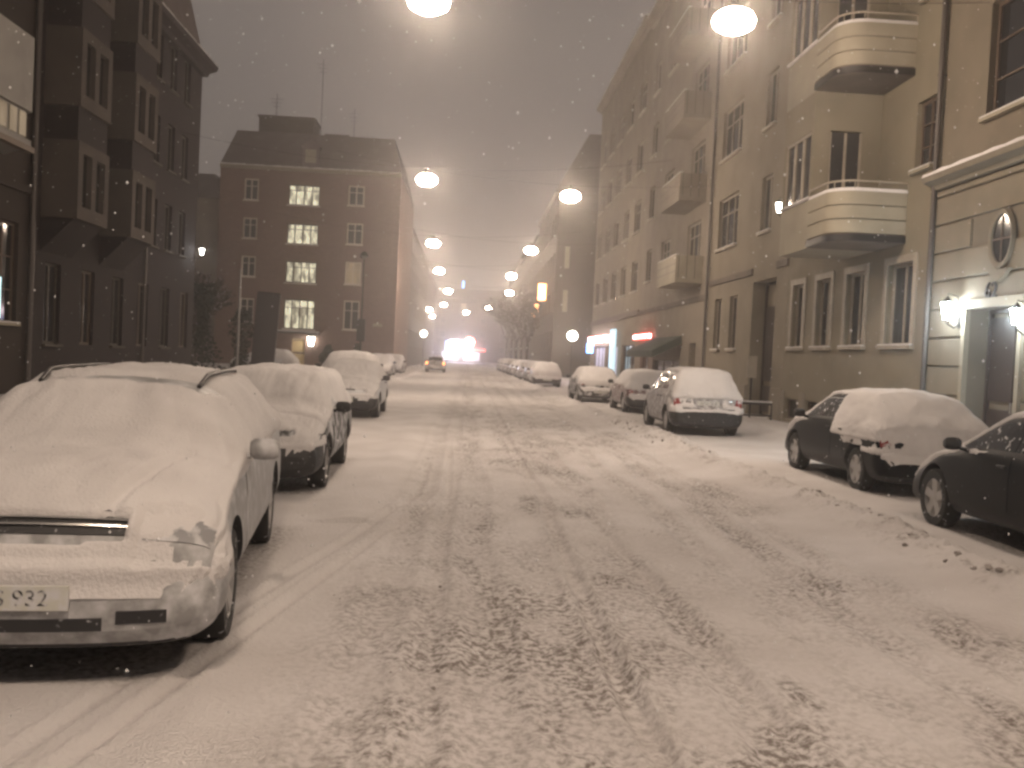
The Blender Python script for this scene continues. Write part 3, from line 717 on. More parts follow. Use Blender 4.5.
# loose snow clods along the plough ridge
rng = random.Random(4); mb = MB()
for k in range(0):
    y = 5 + rng.random() ** 1.5 * 24; x = 4.35 + rng.gauss(0, .22) - (.4 if y > 20 else 0)
    if k % 3 == 0: x = rng.uniform(-1, 3.6); y = rng.uniform(4, 18)
    r = rng.uniform(.008, .038) * (1 if k % 3 else .38); z0 = .05 if k % 3 else .005
    ph = rng.random() * 6; vs = []
    for (a, b, c_) in ((1, 0, 0), (-1, 0, 0), (0, 1, 0), (0, -1, 0), (0, 0, 1), (0, 0, -1), (.6, .6, .5), (-.6, .6, .4), (.6, -.6, .4), (-.6, -.6, .5)):
        q = rng.uniform(.75, 1.2); ca, sa = math.cos(ph), math.sin(ph); vs.append((x + (a * ca - b * sa) * r * q, y + (a * sa + b * ca) * r * q, z0 + c_ * r * q * .8 + r * .4))
    bmh = bmesh.new(); vv = [bmh.verts.new(v) for v in vs]; bmesh.ops.convex_hull(bmh, input=vv); bmh.verts.index_update()
    mb.add([v.co for v in bmh.verts], [tuple(v.index for v in f.verts) for f in bmh.faces]); bmh.free()
def gz(x, y):
    xs, ys, Z = GR; i = min(max(int(np.searchsorted(xs, x)), 1), len(xs) - 1); j = min(max(int(np.searchsorted(ys, y)), 1), len(ys) - 1); return float(Z[j, i])
for cl in range(60):
    cy_ = 5.0 + rng.random() ** 1.2 * 20; cx_ = 4.38 + rng.gauss(0, .10) - (.35 if cy_ > 19 else 0)
    if cl % 5 == 0: cx_ = rng.uniform(-.8, 3.4); cy_ = rng.uniform(4, 16)
    for k in range(rng.randint(1, 5)):
        x = cx_ + rng.gauss(0, .09); y = cy_ + rng.gauss(0, .16); r = rng.uniform(.008, .026) * (.45 if cl % 5 == 0 else 1)
        bmh = bmesh.new(); bmesh.ops.create_icosphere(bmh, subdivisions=2, radius=1); o3 = [rng.uniform(0, 50) for _ in range(3)]
        from mathutils import noise as mn
        for v in bmh.verts:
            q = 1 + .55 * mn.noise(v.co * 1.6 + Vector(o3)); v.co = Vector((v.co.x * r * q * 1.2, v.co.y * r * q * 1.4, v.co.z * r * q * .75)) + Vector((x, y, gz(x, y) - r * .05))
        mb.add([v.co for v in bmh.verts], [tuple(v.index for v in f.verts) for f in bmh.faces]); bmh.free()
M['clod'] = mat('dirty_snow_clod', (.30, .275, .26), .85, noise=(6, (.16, .14, .13), .45, .6), bump=(40, .5, .01))
tag(mb.build('snow_clods', M['clod']), 'loose lumps of dirty snow along the ploughed ridge and roadway', kind='stuff')

# ------------------------------------------------------------ BUILDINGS
def building(name, label, loc, rz, L, H, D, openings, wall, depth=.18, group=None, top=True, cat='apartment building'):
    """local x along the facade, y into the house, z up. openings: (x0,x1,z0,z1,style)"""
    root = thing(name, label, cat, (loc[0], loc[1], 0), rz, group)
    xs = sorted({0, L} | {v for o in openings for v in o[:2]}); zs = sorted({0, H} | {v for o in openings for v in o[2:4]})
    mb = MB()
    def inside(x, z): return any(o[0] < x < o[1] and o[2] < z < o[3] for o in openings)
    vid = {}
    def V(x, z):
        if (x, z) not in vid: vid[(x, z)] = len(mb.v); mb.v.append((x, 0, z))
        return vid[(x, z)]
    for i in range(len(xs) - 1):
        for j in range(len(zs) - 1):
            if not inside((xs[i] + xs[i + 1]) / 2, (zs[j] + zs[j + 1]) / 2):
                mb.f.append((V(xs[i], zs[j]), V(xs[i + 1], zs[j]), V(xs[i + 1], zs[j + 1]), V(xs[i], zs[j + 1]))); mb.mi.append(0)
    for o in openings:
        x0, x1, z0, z1 = o[:4]; d = o[5] if len(o) > 5 else depth
        mb.add([(x0, 0, z0), (x1, 0, z0), (x1, 0, z1), (x0, 0, z1), (x0, d, z0), (x1, d, z0), (x1, d, z1), (x0, d, z1)],
               [(0, 1, 5, 4), (1, 2, 6, 5), (2, 3, 7, 6), (3, 0, 4, 7), (4, 5, 6, 7)])
    mb.add([(0, 0, 0), (0, D, 0), (0, D, H), (0, 0, H), (L, 0, 0), (L, D, 0), (L, D, H), (L, 0, H)], [(0, 1, 2, 3), (7, 6, 5, 4), (1, 5, 6, 2), (3, 2, 6, 7)])
    mb.build('wall', M[wall], root)
    for o in openings:
        d = o[5] if len(o) > 5 else depth
        window(root, *o[:5], d)
    return root
def window(root, x0, x1, z0, z1, style, d):
    st = dict(fr='frame', pane='pane', cols=2, rows=[], t=.07, sill=True, surround=None, snow=True)
    if isinstance(style, str): style = STY[style]
    st.update(style)
    if st.get('none'): return
    t = st['t']; y1 = d - .004; y0 = d - .07
    mb = MB(); e = .002
    mb.box(x0 + e, x0 + t, y0, y1, z0 + e, z1 - e); mb.box(x1 - t, x1 - e, y0, y1, z0 + e, z1 - e)
    mb.box(x0 + t, x1 - t, y0 + .002, y1, z0 + e, z0 + t); mb.box(x0 + t, x1 - t, y0 + .002, y1, z1 - t, z1 - e)
    n = st['cols']
    for k in range(1, n):
        xc = x0 + (x1 - x0) * k / n; mb.box(xc - t * .42, xc + t * .42, y0 + .004, y1, z0 + t, z1 - t)
    for r in st['rows']:
        zc = z0 + (z1 - z0) * r; mb.box(x0 + t, x1 - t, y0 + .008, y1, zc - t * .25, zc + t * .25)
    w = mb.build('window' if not st.get('door') else 'door', M[st['fr']], root)
    if st.get('door'):
        pb = MB(); nn = n
        for k in range(nn):
            a = x0 + (x1 - x0) * k / nn + t * .8; b = x0 + (x1 - x0) * (k + 1) / nn - t * .8
            pb.box(a, b, d - .04, d - .02, z0 + .15, z0 + 1.0); pb.box(a, b, d - .04, d - .02, z0 + 1.15, z1 - .8 if z1 - z0 > 3 else z1 - .15)
        pb.build('door_panel', M[st['pane']], w)
        hb = MB(); xc = (x0 + x1) / 2 + .09; hb.box(xc, xc + .03, d - .12, d - .05, z0 + .95, z0 + 1.15, .006); hb.build('handle', M['chrome'], w)
        return
    pn = MB(); pn.box(x0 + t * .5, x1 - t * .5, d - .03, d - .012, z0 + t * .5, z1 - t * .5); pn.build('pane', M[st['pane']], w)
    if st['surround']:
        q = .16; sb = MB(); sb.box(x0 - q, x0, -.04, .0 + .02, z0, z1 + q); sb.box(x1, x1 + q, -.04, .02, z0, z1 + q); sb.box(x0, x1, -.038, .02, z1, z1 + q)
        sb.build('surround', M[st['surround']], w)
    if st['sill']:
        sb = MB(); q = .17 if st['surround'] else .06; sb.box(x0 - q, x1 + q, -.11, d - .075, z0 - .07, z0 - .003); sb.build('sill', M[st.get('sillm', st['fr'])], w)
        if st['snow']:
            sb = MB(); sb.box(x0 - q + .01, x1 + q - .01, -.105, .06, z0 - .002, z0 + .035, .012); sb.build('sill_snow', M['snow'], w)
STY = dict(
    plain=dict(), plain3=dict(cols=3, rows=[.68]), cross=dict(rows=[.66]), dark=dict(fr='frame_dark', rows=[.33, .66], t=.06, sillm='plaster_cream'),
    darkplain=dict(fr='frame_dark', sill=False), ground=dict(surround='frame', cols=2, rows=[]), lit=dict(pane='lit_pane', cols=4, rows=[.72], t=.1, fr='frame_dark', sillm='frame_pale'), paleX=dict(fr='frame_pale', cols=2, rows=[.66], t=.1), litdim=dict(pane='lit_dim', rows=[.66], fr='frame_pale', t=.09),
    dim=dict(fr='frame_dim', snow=False), cellar=dict(fr='frame_dark', sill=False, cols=1, t=.05), door=dict(fr='door', pane='door', door=True, cols=2), yellow=dict(fr='door_yellow', pane='door_yellow', door=True, cols=1),
    big=dict(fr='frame', cols=3, rows=[.25, .5, .75], t=.06), shop=dict(fr='frame_dark', pane='shop_glow', cols=3, sill=False), cool=dict(pane='lit_cool', cols=2, fr='frame_dark'),
    shopdark=dict(fr='frame_dark', cols=3, sill=False), far=dict(fr='frame', cols=2, sill=False, t=.1), farlit=dict(pane='lit_dim', cols=2, sill=False, t=.1))
def pb(root, name, m, *boxes, bev=0):
    mb = MB()
    for b in boxes: mb.box(*b, bev)
    return mb.build(name, M[m], root)
def pipe(root, x, z0, z1, y=-.11, r=.055):
    mb = MB(); mb.tube([(x, y, z0 + .25), (x, y, z1)], r, 10); mb.tube([(x, y, z0 + .28), (x, y - .10, z0 + .1)], r, 10)
    p = mb.build('drainpipe', M['pipe'], root, 50)
    z = z0 + 1
    while z < z1:
        mb = MB(); mb.lathe([(r + .001, -.025), (r + .014, -.025), (r + .014, .025), (r + .001, .025)], 10, c=(x, y, z)); mb.box(x - .015, x + .015, y + r * .8, .02, z - .012, z + .012); z += 2.2
        mb.build('pipe_bracket', M['pipe'], p)
def cornice(root, L, z, m='stone', d=.28, h=.28, x0=0, snow=True):
    pr = [(-.001, z), (-d * .35, z), (-d * .45, z + h * .35), (-d * .9, z + h * .6), (-d, z + h), (.02, z + h), (.02, z)]
    mb = MB(); mb.prism(pr, x0 + .004, L - .004, 0); c = mb.build('cornice', M[m], root)
    if snow:
        mb = MB(); n = 60; A = []
        for k in range(n + 1):
            x = x0 + .02 + (L - x0 - .04) * k / n; q = .06 + .05 * random.random()
            A.append([(x, -d - .005, z + h + .002), (x, -d + .03, z + h + q), (x, -.03, z + h + q + .02), (x, .01, z + h + q + .02)])
        mb.grid(A); mb.build('cornice_snow', M['snow'], c, 60)
def mansard(root, L, D, z, h, inset, over=.3, m='roof', x0=0):
    mb = MB(); o = over
    vs = [(x0 - o * .3, -o, z), (L + o * .3, -o, z), (L + o * .3, D + o, z), (x0 - o * .3, D + o, z), (x0 + inset * .5, inset, z + h), (L - inset * .5, inset, z + h), (L - inset * .5, D - inset, z + h), (x0 + inset * .5, D - inset, z + h)]
    mb.add(vs, [(3, 2, 1, 0), (4, 5, 6, 7), (0, 1, 5, 4), (1, 2, 6, 5), (2, 3, 7, 6), (3, 0, 4, 7)])
    return mb.build('roof', M[m], root)
def chimney(roof, x, y, z0, z1, w=.9, d=.6, m='render_far'):
    mb = MB(); mb.box(x, x + w, y, y + d, z0, z1); mb.box(x - .06, x + w + .06, y - .06, y + d + .06, z1 + .002, z1 + .12); mb.build('chimney', M[m], roof)

R90 = PI / 2
# R1 : rusticated corner house with the lantern-lit door
ops = [(1.6, 3.3, .12, 2.95, 'door', .42)]
for k in range(5):
    for f in range(4):
        z0 = 6.45 + 3.5 * f; ops.append((1.7 + 3.6 * k, 3.7 + 3.6 * k, z0, z0 + 2.1, 'big' if (k + f) % 4 else 'dark', .2))
for k in range(1, 5): ops.append((1.9 + 3.6 * k, 3.3 + 3.6 * k, 1.7, 4.1, 'dark', .22))
R1 = building('apartment_house', 'pale stone house with banded ground floor, oval window and lantern lit doorway', (9.3, 18.9), -R90, 22, 20.4, 12, ops, 'stone_up')
mb = MB(); z = .75
while z < 5.3:
    h = .56
    segs = [(.03, 1.5), (3.4, 5.3)] + [(6.95 + 3.6 * k, 8.85 + 3.6 * k) for k in range(4)] + [(20.9, 21.97)] if z < 4.2 else [(.03, 21.97)]
    if z < 2.9: segs = [(.03, 1.47), (3.43, 5.3)] + [(6.95 + 3.6 * k, 8.85 + 3.6 * k) for k in range(4)]
    elif z < 4.1: segs = [(.03, 5.3)] + [(6.95 + 3.6 * k, 8.85 + 3.6 * k) for k in range(4)]
    for a, b in segs: mb.box(a, b, -.045, .01, z + .02, min(z + h - .02, 5.36), .012)
    z += h
mb.build('rusticated_stonework', M['stone'], R1)
pb(R1, 'plinth', 'stone', (.0, 1.46, -.09, .01, .0, .74), (3.44, 22, -.09, .01, 0, .74))
cornice(R1, 22, 5.4, 'stone', .34, .24); cornice(R1, 22, 20.1, 'stone', .5, .35)
pipe(R1, .12, .1, 20)
# oval window
mb = MB(); ow = []
for rr, yy in ((1.0, -.05), (1.02, -.10), (1.22, -.12), (1.27, -.05), (1.0, -.05)):
    ow.append([(2.62 + .30 * rr * math.cos(2 * PI * k / 36), yy, 4.14 + .42 * rr * math.sin(2 * PI * k / 36)) for k in range(37)])
mb.grid(ow); w = mb.build('oval_window', M['stone'], R1, 40)
mb = MB(); mb.prism([(2.62 + .30 * math.cos(2 * PI * k / 36), 4.14 + .42 * math.sin(2 * PI * k / 36)) for k in range(36)], -.066, -.05, 1); mb.build('pane', M['pane'], w)
mb = MB(); mb.box(2.605, 2.635, -.085, -.067, 3.74, 4.54); mb.box(2.33, 2.91, -.082, -.067, 4.125, 4.155); mb.build('glazing_bar', M['frame_dark'], w)
mb = MB(); mb.prism([(2.28, 3.60), (2.96, 3.60), (2.80, 3.46), (2.62, 3.38), (2.44, 3.46)], -.12, -.046, 1); mb.build('stone_festoon', M['stone'], R1)
t = text_mesh('62', .40, .014, 'house_number', M['iron'], R1); t.location = (2.36, -.064, 3.24); t.rotation_euler = (PI / 2, 0, 0); t.scale = (1, 1, 1)
pb(R1, 'portal_surround', 'plaster_cream', (1.48, 1.597, -.10, .02, .12, 3.12), (3.303, 3.42, -.10, .02, .12, 3.12), (1.597, 3.303, -.098, .02, 2.953, 3.12))
pb(R1, 'doorstep', 'stone', (1.45, 3.45, -.35, .38, .0, .115))

# R2 : ochre functionalist house with rounded balconies
ops = []
for a, b in ((6.7, 7.95), (4.4, 5.5), (2.4, 3.4), (.5, 1.4)): ops.append((a, b, 2.3, 4.1, 'ground'))
ops += [(.25, 1.5, .25, .85, 'cellar'), (1.9, 3.3, .25, .85, 'cellar')]
for f in range(4): ops.append((7.65, 8.5, 6.0 + 3.6 * f, 7.45 + 3.6 * f, 'dark')); ops.append((1.0, 2.9, 5.7 + 3.6 * f, 7.4 + 3.6 * f, 'plain3'))
R2 = building('apartment_house', 'ochre plastered house with rounded cream balconies and tall ground floor windows', (9.3, 27.6), -R90, 8.68, 19.6, 12, ops, 'plaster_yellow')
pb(R2, 'plinth', 'render_grey', (1.52, 1.88, -.05, .01, 0, 1.05), (3.32, 8.66, -.05, .01, 0, 1.05), (.01, .23, -.05, .01, 0, 1.05))
for f in range(4):
    z = 4.5 + 3.6 * f
    # oriel
    mb = MB(); mb.box(3.9, 5.9, -1.6, -.003, z + 2.72, z + 3.597)
    mb.box(3.9, 4.02, -1.6, -.003, z + 1.12, z + 2.72); mb.box(5.78, 5.9, -1.6, -1.2, z + 1.12, z + 2.72); mb.box(5.78, 5.9, -.45, -.003, z + 1.12, z + 2.72)
    bay = mb.build('oriel', M['plaster_yellow'], R2)
    pb(bay, 'oriel_apron', 'plaster_cream', (3.902, 5.898, -1.598, -.003, z, z + 1.118)); pb(bay, 'apron_snow', 'snow', (3.9, 5.9, -1.66, -1.575, z + 1.121, z + 1.19), bev=.02)
    mb = MB(); g = MB()
    xx = 4.02
    for k in range(4):
        q = 4.02 + k * (1.76 / 3); mb.box(q - .045 + (.045 if k == 0 else 0), q + .045 - (.045 if k == 3 else 0), -1.57, -1.48, z + 1.122, z + 2.718)
    mb.box(4.02, 5.78, -1.569, -1.49, z + 1.122, z + 1.19); mb.box(4.02, 5.78, -1.569, -1.49, z + 2.65, z + 2.718)
    g.box(4.03, 5.77, -1.53, -1.51, z + 1.15, z + 2.69)
    w = mb.build('oriel_window', M['frame'], bay)
    mb = MB()
    # balcony door on the oriel flank
    for yy in (-1.19, -.83, -.47): mb.box(5.80, 5.88, yy - .03, yy + .03, z + .12, z + 2.7)
    g2 = MB(); g2.box(5.83, 5.85, -1.19, -.46, z + 1.12, z + 2.7)
    mb.build('balcony_door', M['frame'], R2); g.v += []; 
    o1 = g.build('pane', M['pane'], R2) if False else None
    gm = MB(); gm.box(4.03, 5.77, -1.53, -1.51, z + 1.15, z + 2.69); gm.build('oriel_glass', M['pane'], bay)
    g2.build('door_glass', M['pane'], R2)
    # balcony
    def path(off):
        r = .55 + off; pts = [(5.9, -1.6 - off)]; pts.append((6.85, -1.6 - off))
        for k in range(1, 9):
            a = -PI / 2 + PI / 2 * k / 8; pts.append((6.85 + r * math.cos(a), -1.05 + r * math.sin(a)))
        pts.append((7.4 + off, -.003)); return pts
    bal = MB(); poly = path(.0) + [(5.903, -.003)]; bal.prism(poly, z - .0, z + .16, 2); b_ = bal.build('balcony', M['plaster_dim'], R2, 30)
    ed = MB(); A = []
    for p0, p1 in zip(path(.045), path(.0)): A.append([(p0[0], p0[1], z + .01), (p0[0], p0[1], z + .15), (p1[0], p1[1], z + .15), (p1[0], p1[1], z + .01), (p0[0], p0[1], z + .01)])
    ed.grid(A); ed.build('balcony_edge', M['iron'], b_, 30)
    ba = MB()
    for (za, zb_) in ((.19, .475), (.50, .775), (.80, 1.08)):
        A = []
        for p0, p1 in zip(path(.035), path(-.01)): A.append([(p0[0], p0[1], z + za), (p0[0], p0[1], z + zb_), (p1[0], p1[1], z + zb_), (p1[0], p1[1], z + za), (p0[0], p0[1], z + za)])
        ba.grid(A)
    ba.build('balustrade_band', M['plaster_cream'], b_, 30)
    pa = MB(); A = []
    for p0, p1 in zip(path(.0), path(-.02)): A.append([(p0[0], p0[1], z + .16), (p0[0], p0[1], z + 1.06), (p1[0], p1[1], z + 1.06), (p1[0], p1[1], z + .16), (p0[0], p0[1], z + .16)])
    pa.grid(A); pa.build('balustrade_back', M['plaster_dim'], b_, 30)
    ra = MB(); ra.tube([(p[0], p[1], z + 1.30) for p in path(.01)], .022, 8)
    for p in path(.01)[::2]: ra.tube([(p[0], p[1], z + 1.06), (p[0], p[1], z + 1.30)], .012, 6)
    ra.build('handrail', M['frame'], b_, 50)
    sn = MB(); A = []
    for p0, p1 in zip(path(.04), path(-.015)): A.append([(p0[0], p0[1], z + 1.082), (p0[0] * .5 + p1[0] * .5, p0[1] * .5 + p1[1] * .5, z + 1.16), (p1[0], p1[1], z + 1.082)])
    sn.grid(A); sn.build('balcony_snow', M['snow'], b_, 80)
cornice(R2, 8.68, 19.3, 'plaster_yellow', .45, .3)

# R3 : house with the tall dark portal
ops = [(5.9, 8.3, .12, 4.5, 'door', .5)]
for f in range(4):
    z = 6.05 + 3.35 * f; ops += [(1.0, 3.6, z, z + 1.9, 'plain3'), (6.3, 7.4, z, z + 1.8, 'plain')]
ops += [(1.1, 2.1, 2.3, 4.2, 'plain'), (3.2, 4.2, 2.3, 4.2, 'plain')]
R3 = building('apartment_house', 'greyish rendered house with a tall dark street portal, beside the ochre house', (9.3, 37.0), -R90, 9.38, 19.6, 12, ops, 'render_tan')
pb(R3, 'string_course', 'plaster_dim', (0, 5.85, -.07, .01, 4.75, 4.95), (8.35, 9.37, -.07, .01, 4.75, 4.95)); cornice(R3, 9.38, 19.3, 'render_grey', .5, .35)
pb(R3, 'plinth', 'render_grey', (.01, 5.8, -.06, .01, 0, 1.1), (8.4, 9.36, -.06, .01, 0, 1.1)); pipe(R3, .15, .1, 19)
pb(R3, 'entrance_step', 'stone', (5.8, 8.4, -.4, .45, 0, .115))
# R4 : balcony stack house
ops = []
for f in range(5):
    z = 5.95 + 3.3 * f - (0 if f else 0)
    if z > 18: break
    ops += [(10.8, 13.2, z, z + 1.75, 'plain3'), (1.4, 2.8, z, z + 1.7, 'plain'), (5.2, 7.4, z, z + 1.7, 'plain3')]
ops += [(4.5, 10.5, .6, 1.9, 'shopdark'), (12.2, 13.4, .12, 2.6, 'door', .4), (1.0, 3.4, .6, 2.6, 'shopdark')]
R4 = building('apartment_house', 'tan house with a stack of boxy parapet balconies and dark shop awning', (9.3, 52.0), -R90, 14.98, 20.2, 12, ops, 'render_grey')
for f in range(4):
    z = 5.0 + 3.3 * f; b_ = pb(R4, 'balcony', 'plaster_cream' if f == 0 else 'render_grey', (10.2, 13.9, -1.12, -1.02, z + .14, z + 1.1), (10.2, 10.3, -1.02, -.003, z + .14, z + 1.1), (13.8, 13.9, -1.02, -.003, z + .14, z + 1.1), (10.2, 13.9, -1.12, -.003, z, z + .137))
    pb(b_, 'parapet_snow', 'snow', (10.2, 13.9, -1.12, -1.02, z + 1.102, z + 1.14))
    pb(b_, 'parapet_joint', 'iron', *[(13.902, 13.906, -1.0 + .33 * q, -.98 + .33 * q, z + .16, z + 1.08) for q in range(3)], *[(10.2, 13.9, -1.126, -1.122, z + .14 + .3 * q, z + .16 + .3 * q) for q in range(1, 3)])
mb = MB(); mb.prism([(-.003, 2.95), (-1.3, 2.25), (-1.3, 1.95), (-1.24, 1.95), (-.003, 2.6)], 4.2, 10.8, 0); mb.build('awning', M['awning'], R4)
cornice(R4, 14.98, 19.9, 'render_grey', .5, .35); mansard(R4, 14.9, 12, 20.26, 2.6, 1.8); pb(R4, 'string_course', 'plaster_dim', (0, 14.95, -.08, .01, 4.3, 4.5))
sg = thing('shop_sign', 'glowing red and white shop sign above the pavement, nearest of the lit signs', 'sign', (9.05, 51.6, 3.05), 0)
mb = MB(); mb.box(-.10, .10, -4.2, 0, -.16, .16, .03); mb.build('sign_box', M['neon_red'], sg)
mb = MB(); mb.box(-.13, -.102, -4.05, -.15, -.07, .07, .004); mb.box(-.08, .08, -4.22, -4.203, -.09, .09); mb.build('lit_face', M['neon_white'], sg)
# R5
ops = []
for f in range(4):
    z = 5.7 + 3.4 * f
    for k in range(5): ops.append((1.2 + 3.9 * k, 3.2 + 3.9 * k, z, z + 1.8, 'plain3' if (k + f) % 3 else 'plain'))
ops += [(2, 7.5, .5, 2.7, 'shop'), (8.3, 13, .5, 2.7, 'shop'), (14.6, 19.2, .5, 2.7, 'shopdark')]
R5 = building('apartment_house', 'flat fronted brown house over lit lavender shop windows', (9.3, 72.0), -R90, 19.98, 20.6, 12, ops, 'render_tan')
cornice(R5, 19.98, 20.3, 'render_grey', .5, .35); mansard(R5, 19.9, 12, 20.66, 2.8, 2.0); pb(R5, 'string_course', 'plaster_dim', (0, 19.95, -.09, .01, 4.3, 4.6))
sg = thing('shop_sign', 'long white neon shop sign with pink rim and blue panel underneath', 'sign', (9.0, 70.5, 3.15), 0)
mb = MB(); mb.box(-.12, .12, -9.2, 0, -.22, .22, .04); mb.build('sign_box', M['neon_white'], sg)
mb = MB(); mb.box(-.60, -.125, -3.2, -3.05, -.95, -.26, .02); mb.build('blue_panel', M['neon_blue'], sg)
mb = MB(); mb.tube([(-.14, -9.2, -.24), (-.14, 0, -.24)], .03, 6); mb.tube([(-.14, -9.2, .24), (-.14, 0, .24)], .03, 6); mb.build('neon_rim', M['neon_red'], sg)
sg = thing('shop_sign', 'upright pale cyan light strips between the white and the red signs', 'sign', (9.0, 59.6, .6), 0)
for yy in (0, -1.0): mb = MB(); mb.box(-.10, .10, yy - .14, yy + .14, 0, 3.1, .02); mb.build('light_strip', M['neon_cyan'], sg)
mb = MB(); mb.box(-.14, -.102, -1.12, -.88, 2.0, 2.8, .01); mb.build('lit_face', M['neon_white'], sg)
# R6 with steep roof, standing further out
def far_ops(L, floors, z0, step=3.0, w=1.3, gap=3.0, lit=0, seed=1):
    r = random.Random(seed); o = []
    k = 1.0
    while k + w < L - .5:
        for f in range(floors): o.append((k, k + w, z0 + 3.3 * f, z0 + 3.3 * f + 1.7, 'farlit' if r.random() < lit else 'far'))
        k += gap
    return o
R6 = building('apartment_house', 'narrow jutting house with steep dark hipped roof behind the globe lamp', (6.9, 100), -R90, 21.5, 15.4, 13, far_ops(21.5, 4, 2.3, lit=.12, seed=2), 'render_far')
mansard(R6, 21.5, 6.5, 15.4, 5.2, 2.4, .35)
for b in ((21.502, 21.53, .7, 1.1, 9.2, 11), (21.502, 21.53, .7, 1.1, 5.6, 7.4)): pb(R6, 'narrow_window', 'frame', b)
R7 = building('apartment_house', 'hazy house behind the nearest bare trees', (6.9, 132), -R90, 31.8, 14.5, 13, far_ops(31.8, 4, 2.3, lit=.08, seed=3, gap=3.6), 'render_far'); mansard(R7, 31.8, 13, 14.5, 2.6, 2.5)
R8 = building('apartment_house', 'faint hazy house behind the furthest bare trees', (6.9, 172), -R90, 39.8, 15.5, 13, far_ops(39.8, 4, 2.3, lit=.08, seed=4, gap=4.4), 'render_far'); mansard(R8, 39.8, 13, 15.5, 2.8, 2.5)

# L_A nearest left house with pale oriel
ops = [(25.35, 26.5, 1.9, 4.4, 'dark')]
for k in range(5): ops.append((4 + 4.2 * k, 5.4 + 4.2 * k, 1.9, 4.4, 'dark'))
for k in range(4): ops.append((2.5 + 4.2 * k, 4.1 + 4.2 * k, 6.3, 8.4, 'dark'))
for k in range(6): ops.append((2.5 + 4.2 * k, 4.1 + 4.2 * k, 9.8, 11.8, 'dark'))
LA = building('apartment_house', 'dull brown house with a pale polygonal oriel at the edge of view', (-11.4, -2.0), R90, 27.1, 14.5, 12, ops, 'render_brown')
mb = MB(); poly = [(20.6, -.003), (21.1, -1.1), (24.6, -1.1), (25.6, -.003)]; mb.prism(poly, 5.95, 6.10, 2); mb.prism(poly, 6.75, 8.45, 2)
mb.prism([(20.7, -.003), (21.2, -1.0), (24.5, -1.0), (25.45, -.003)], 6.10, 6.75, 2)
M['plaster_grey'] = mat('grey_white_plaster', (.26, .25, .235), .85, noise=(1.3, (.20, .19, .18), .4, .7)); bay = mb.build('oriel', M['plaster_grey'], LA)
mb = MB()
for k in range(7): mb.box(21.4 + .46 * k, 21.72 + .46 * k, -1.03, -1.004, 6.16, 6.70)
M['lit_faint'] = window_light('faintly_lit_pane', (1, .8, .55), .05, 2.5); w = mb.build('oriel_window', M['lit_faint'], bay)
pb(bay, 'oriel_base_moulding', 'frame_dark', (21.05, 24.65, -1.16, -1.0, 5.82, 5.948))
pb(LA, 'lit_window_strip', 'lit_cool', (25.55, 25.85, .07, .09, 2.0, 3.0)); pipe(LA, 27.0, .1, 14.2, r=.075); cornice(LA, 27.1, 14.2, 'render_brown', .5, .3)
pb(LA, 'string_course', 'render_brown', (0, 27.05, -.1, .01, 5.2, 5.4)); mansard(LA, 27.1, 12, 14.52, 4, 1.4)
# L_B dark brick house with oriel bays
ops = []
for k in range(6): ops.append((.9 + 2.4 * k, 1.9 + 2.4 * k, 1.4, 3.6, 'dim' if k % 2 == 0 else 'darkplain'))
for f in range(3):
    z = 5.0 + 2.95 * f
    for x in (2.95, 6.95, 8.9, 10.6, 12.3): ops.append((x, x + .85, z, z + 1.7, 'dim'))
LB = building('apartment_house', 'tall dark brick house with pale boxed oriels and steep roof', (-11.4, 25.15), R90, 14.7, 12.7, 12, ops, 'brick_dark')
for f in range(3):
    z = 4.75 + 2.95 * f
    for x0, x1 in ((.5, 2.6), (4.5, 6.6)):
        mb = MB(); mb.box(x0, x1, -.95, -.003, z, z + .35); mb.box(x0, x1, -.95, -.003, z + 1.75, z + 2.05)
        for a, b in ((x0, x0 + .3), (x0 + (x1 - x0) / 2 - .15, x0 + (x1 - x0) / 2 + .15), (x1 - .3, x1)): mb.box(a, b, -.95, -.65, z + .35, z + 1.75)
        mb.box(x0, x0 + .3, -.65, -.003, z + .35, z + 1.75); mb.box(x1 - .3, x1, -.65, -.003, z + .35, z + 1.75)
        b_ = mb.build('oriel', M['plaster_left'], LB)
        mb = MB(); mb.box(x0 + .02, x1 - .02, -.80, -.78, z + .35, z + 1.75); mb.build('oriel_glass', M['pane'], b_)
        mb = MB(); mb.box(x0 + .06, x1 - .06, -.88, -.003, z - .9, z - .003) if f else mb.prism([(-.003, z - .9), (-.85, z - .003), (-.003, z - .003)], x0 + .06, x1 - .06, 0); mb.build('oriel_spandrel', M['brick_dark'], LB)
cornice(LB, 14.7, 12.5, 'brick_dark', .65, .4); mansard(LB, 14.7, 12, 12.9, 5.2, 1.1, .1); pipe(LB, 8.4, .1, 12.3)
# L_C pale house tucked beside the brick block
LC = building('apartment_house', 'pale house just visible between the dark brick house and the brick block', (-31, 73), 0, 11.8, 12.5, 14, far_ops(11.8, 3, 2.3, lit=.1, seed=6), 'render_grey'); mansard(LC, 11.8, 14, 12.5, 2.2, 2)
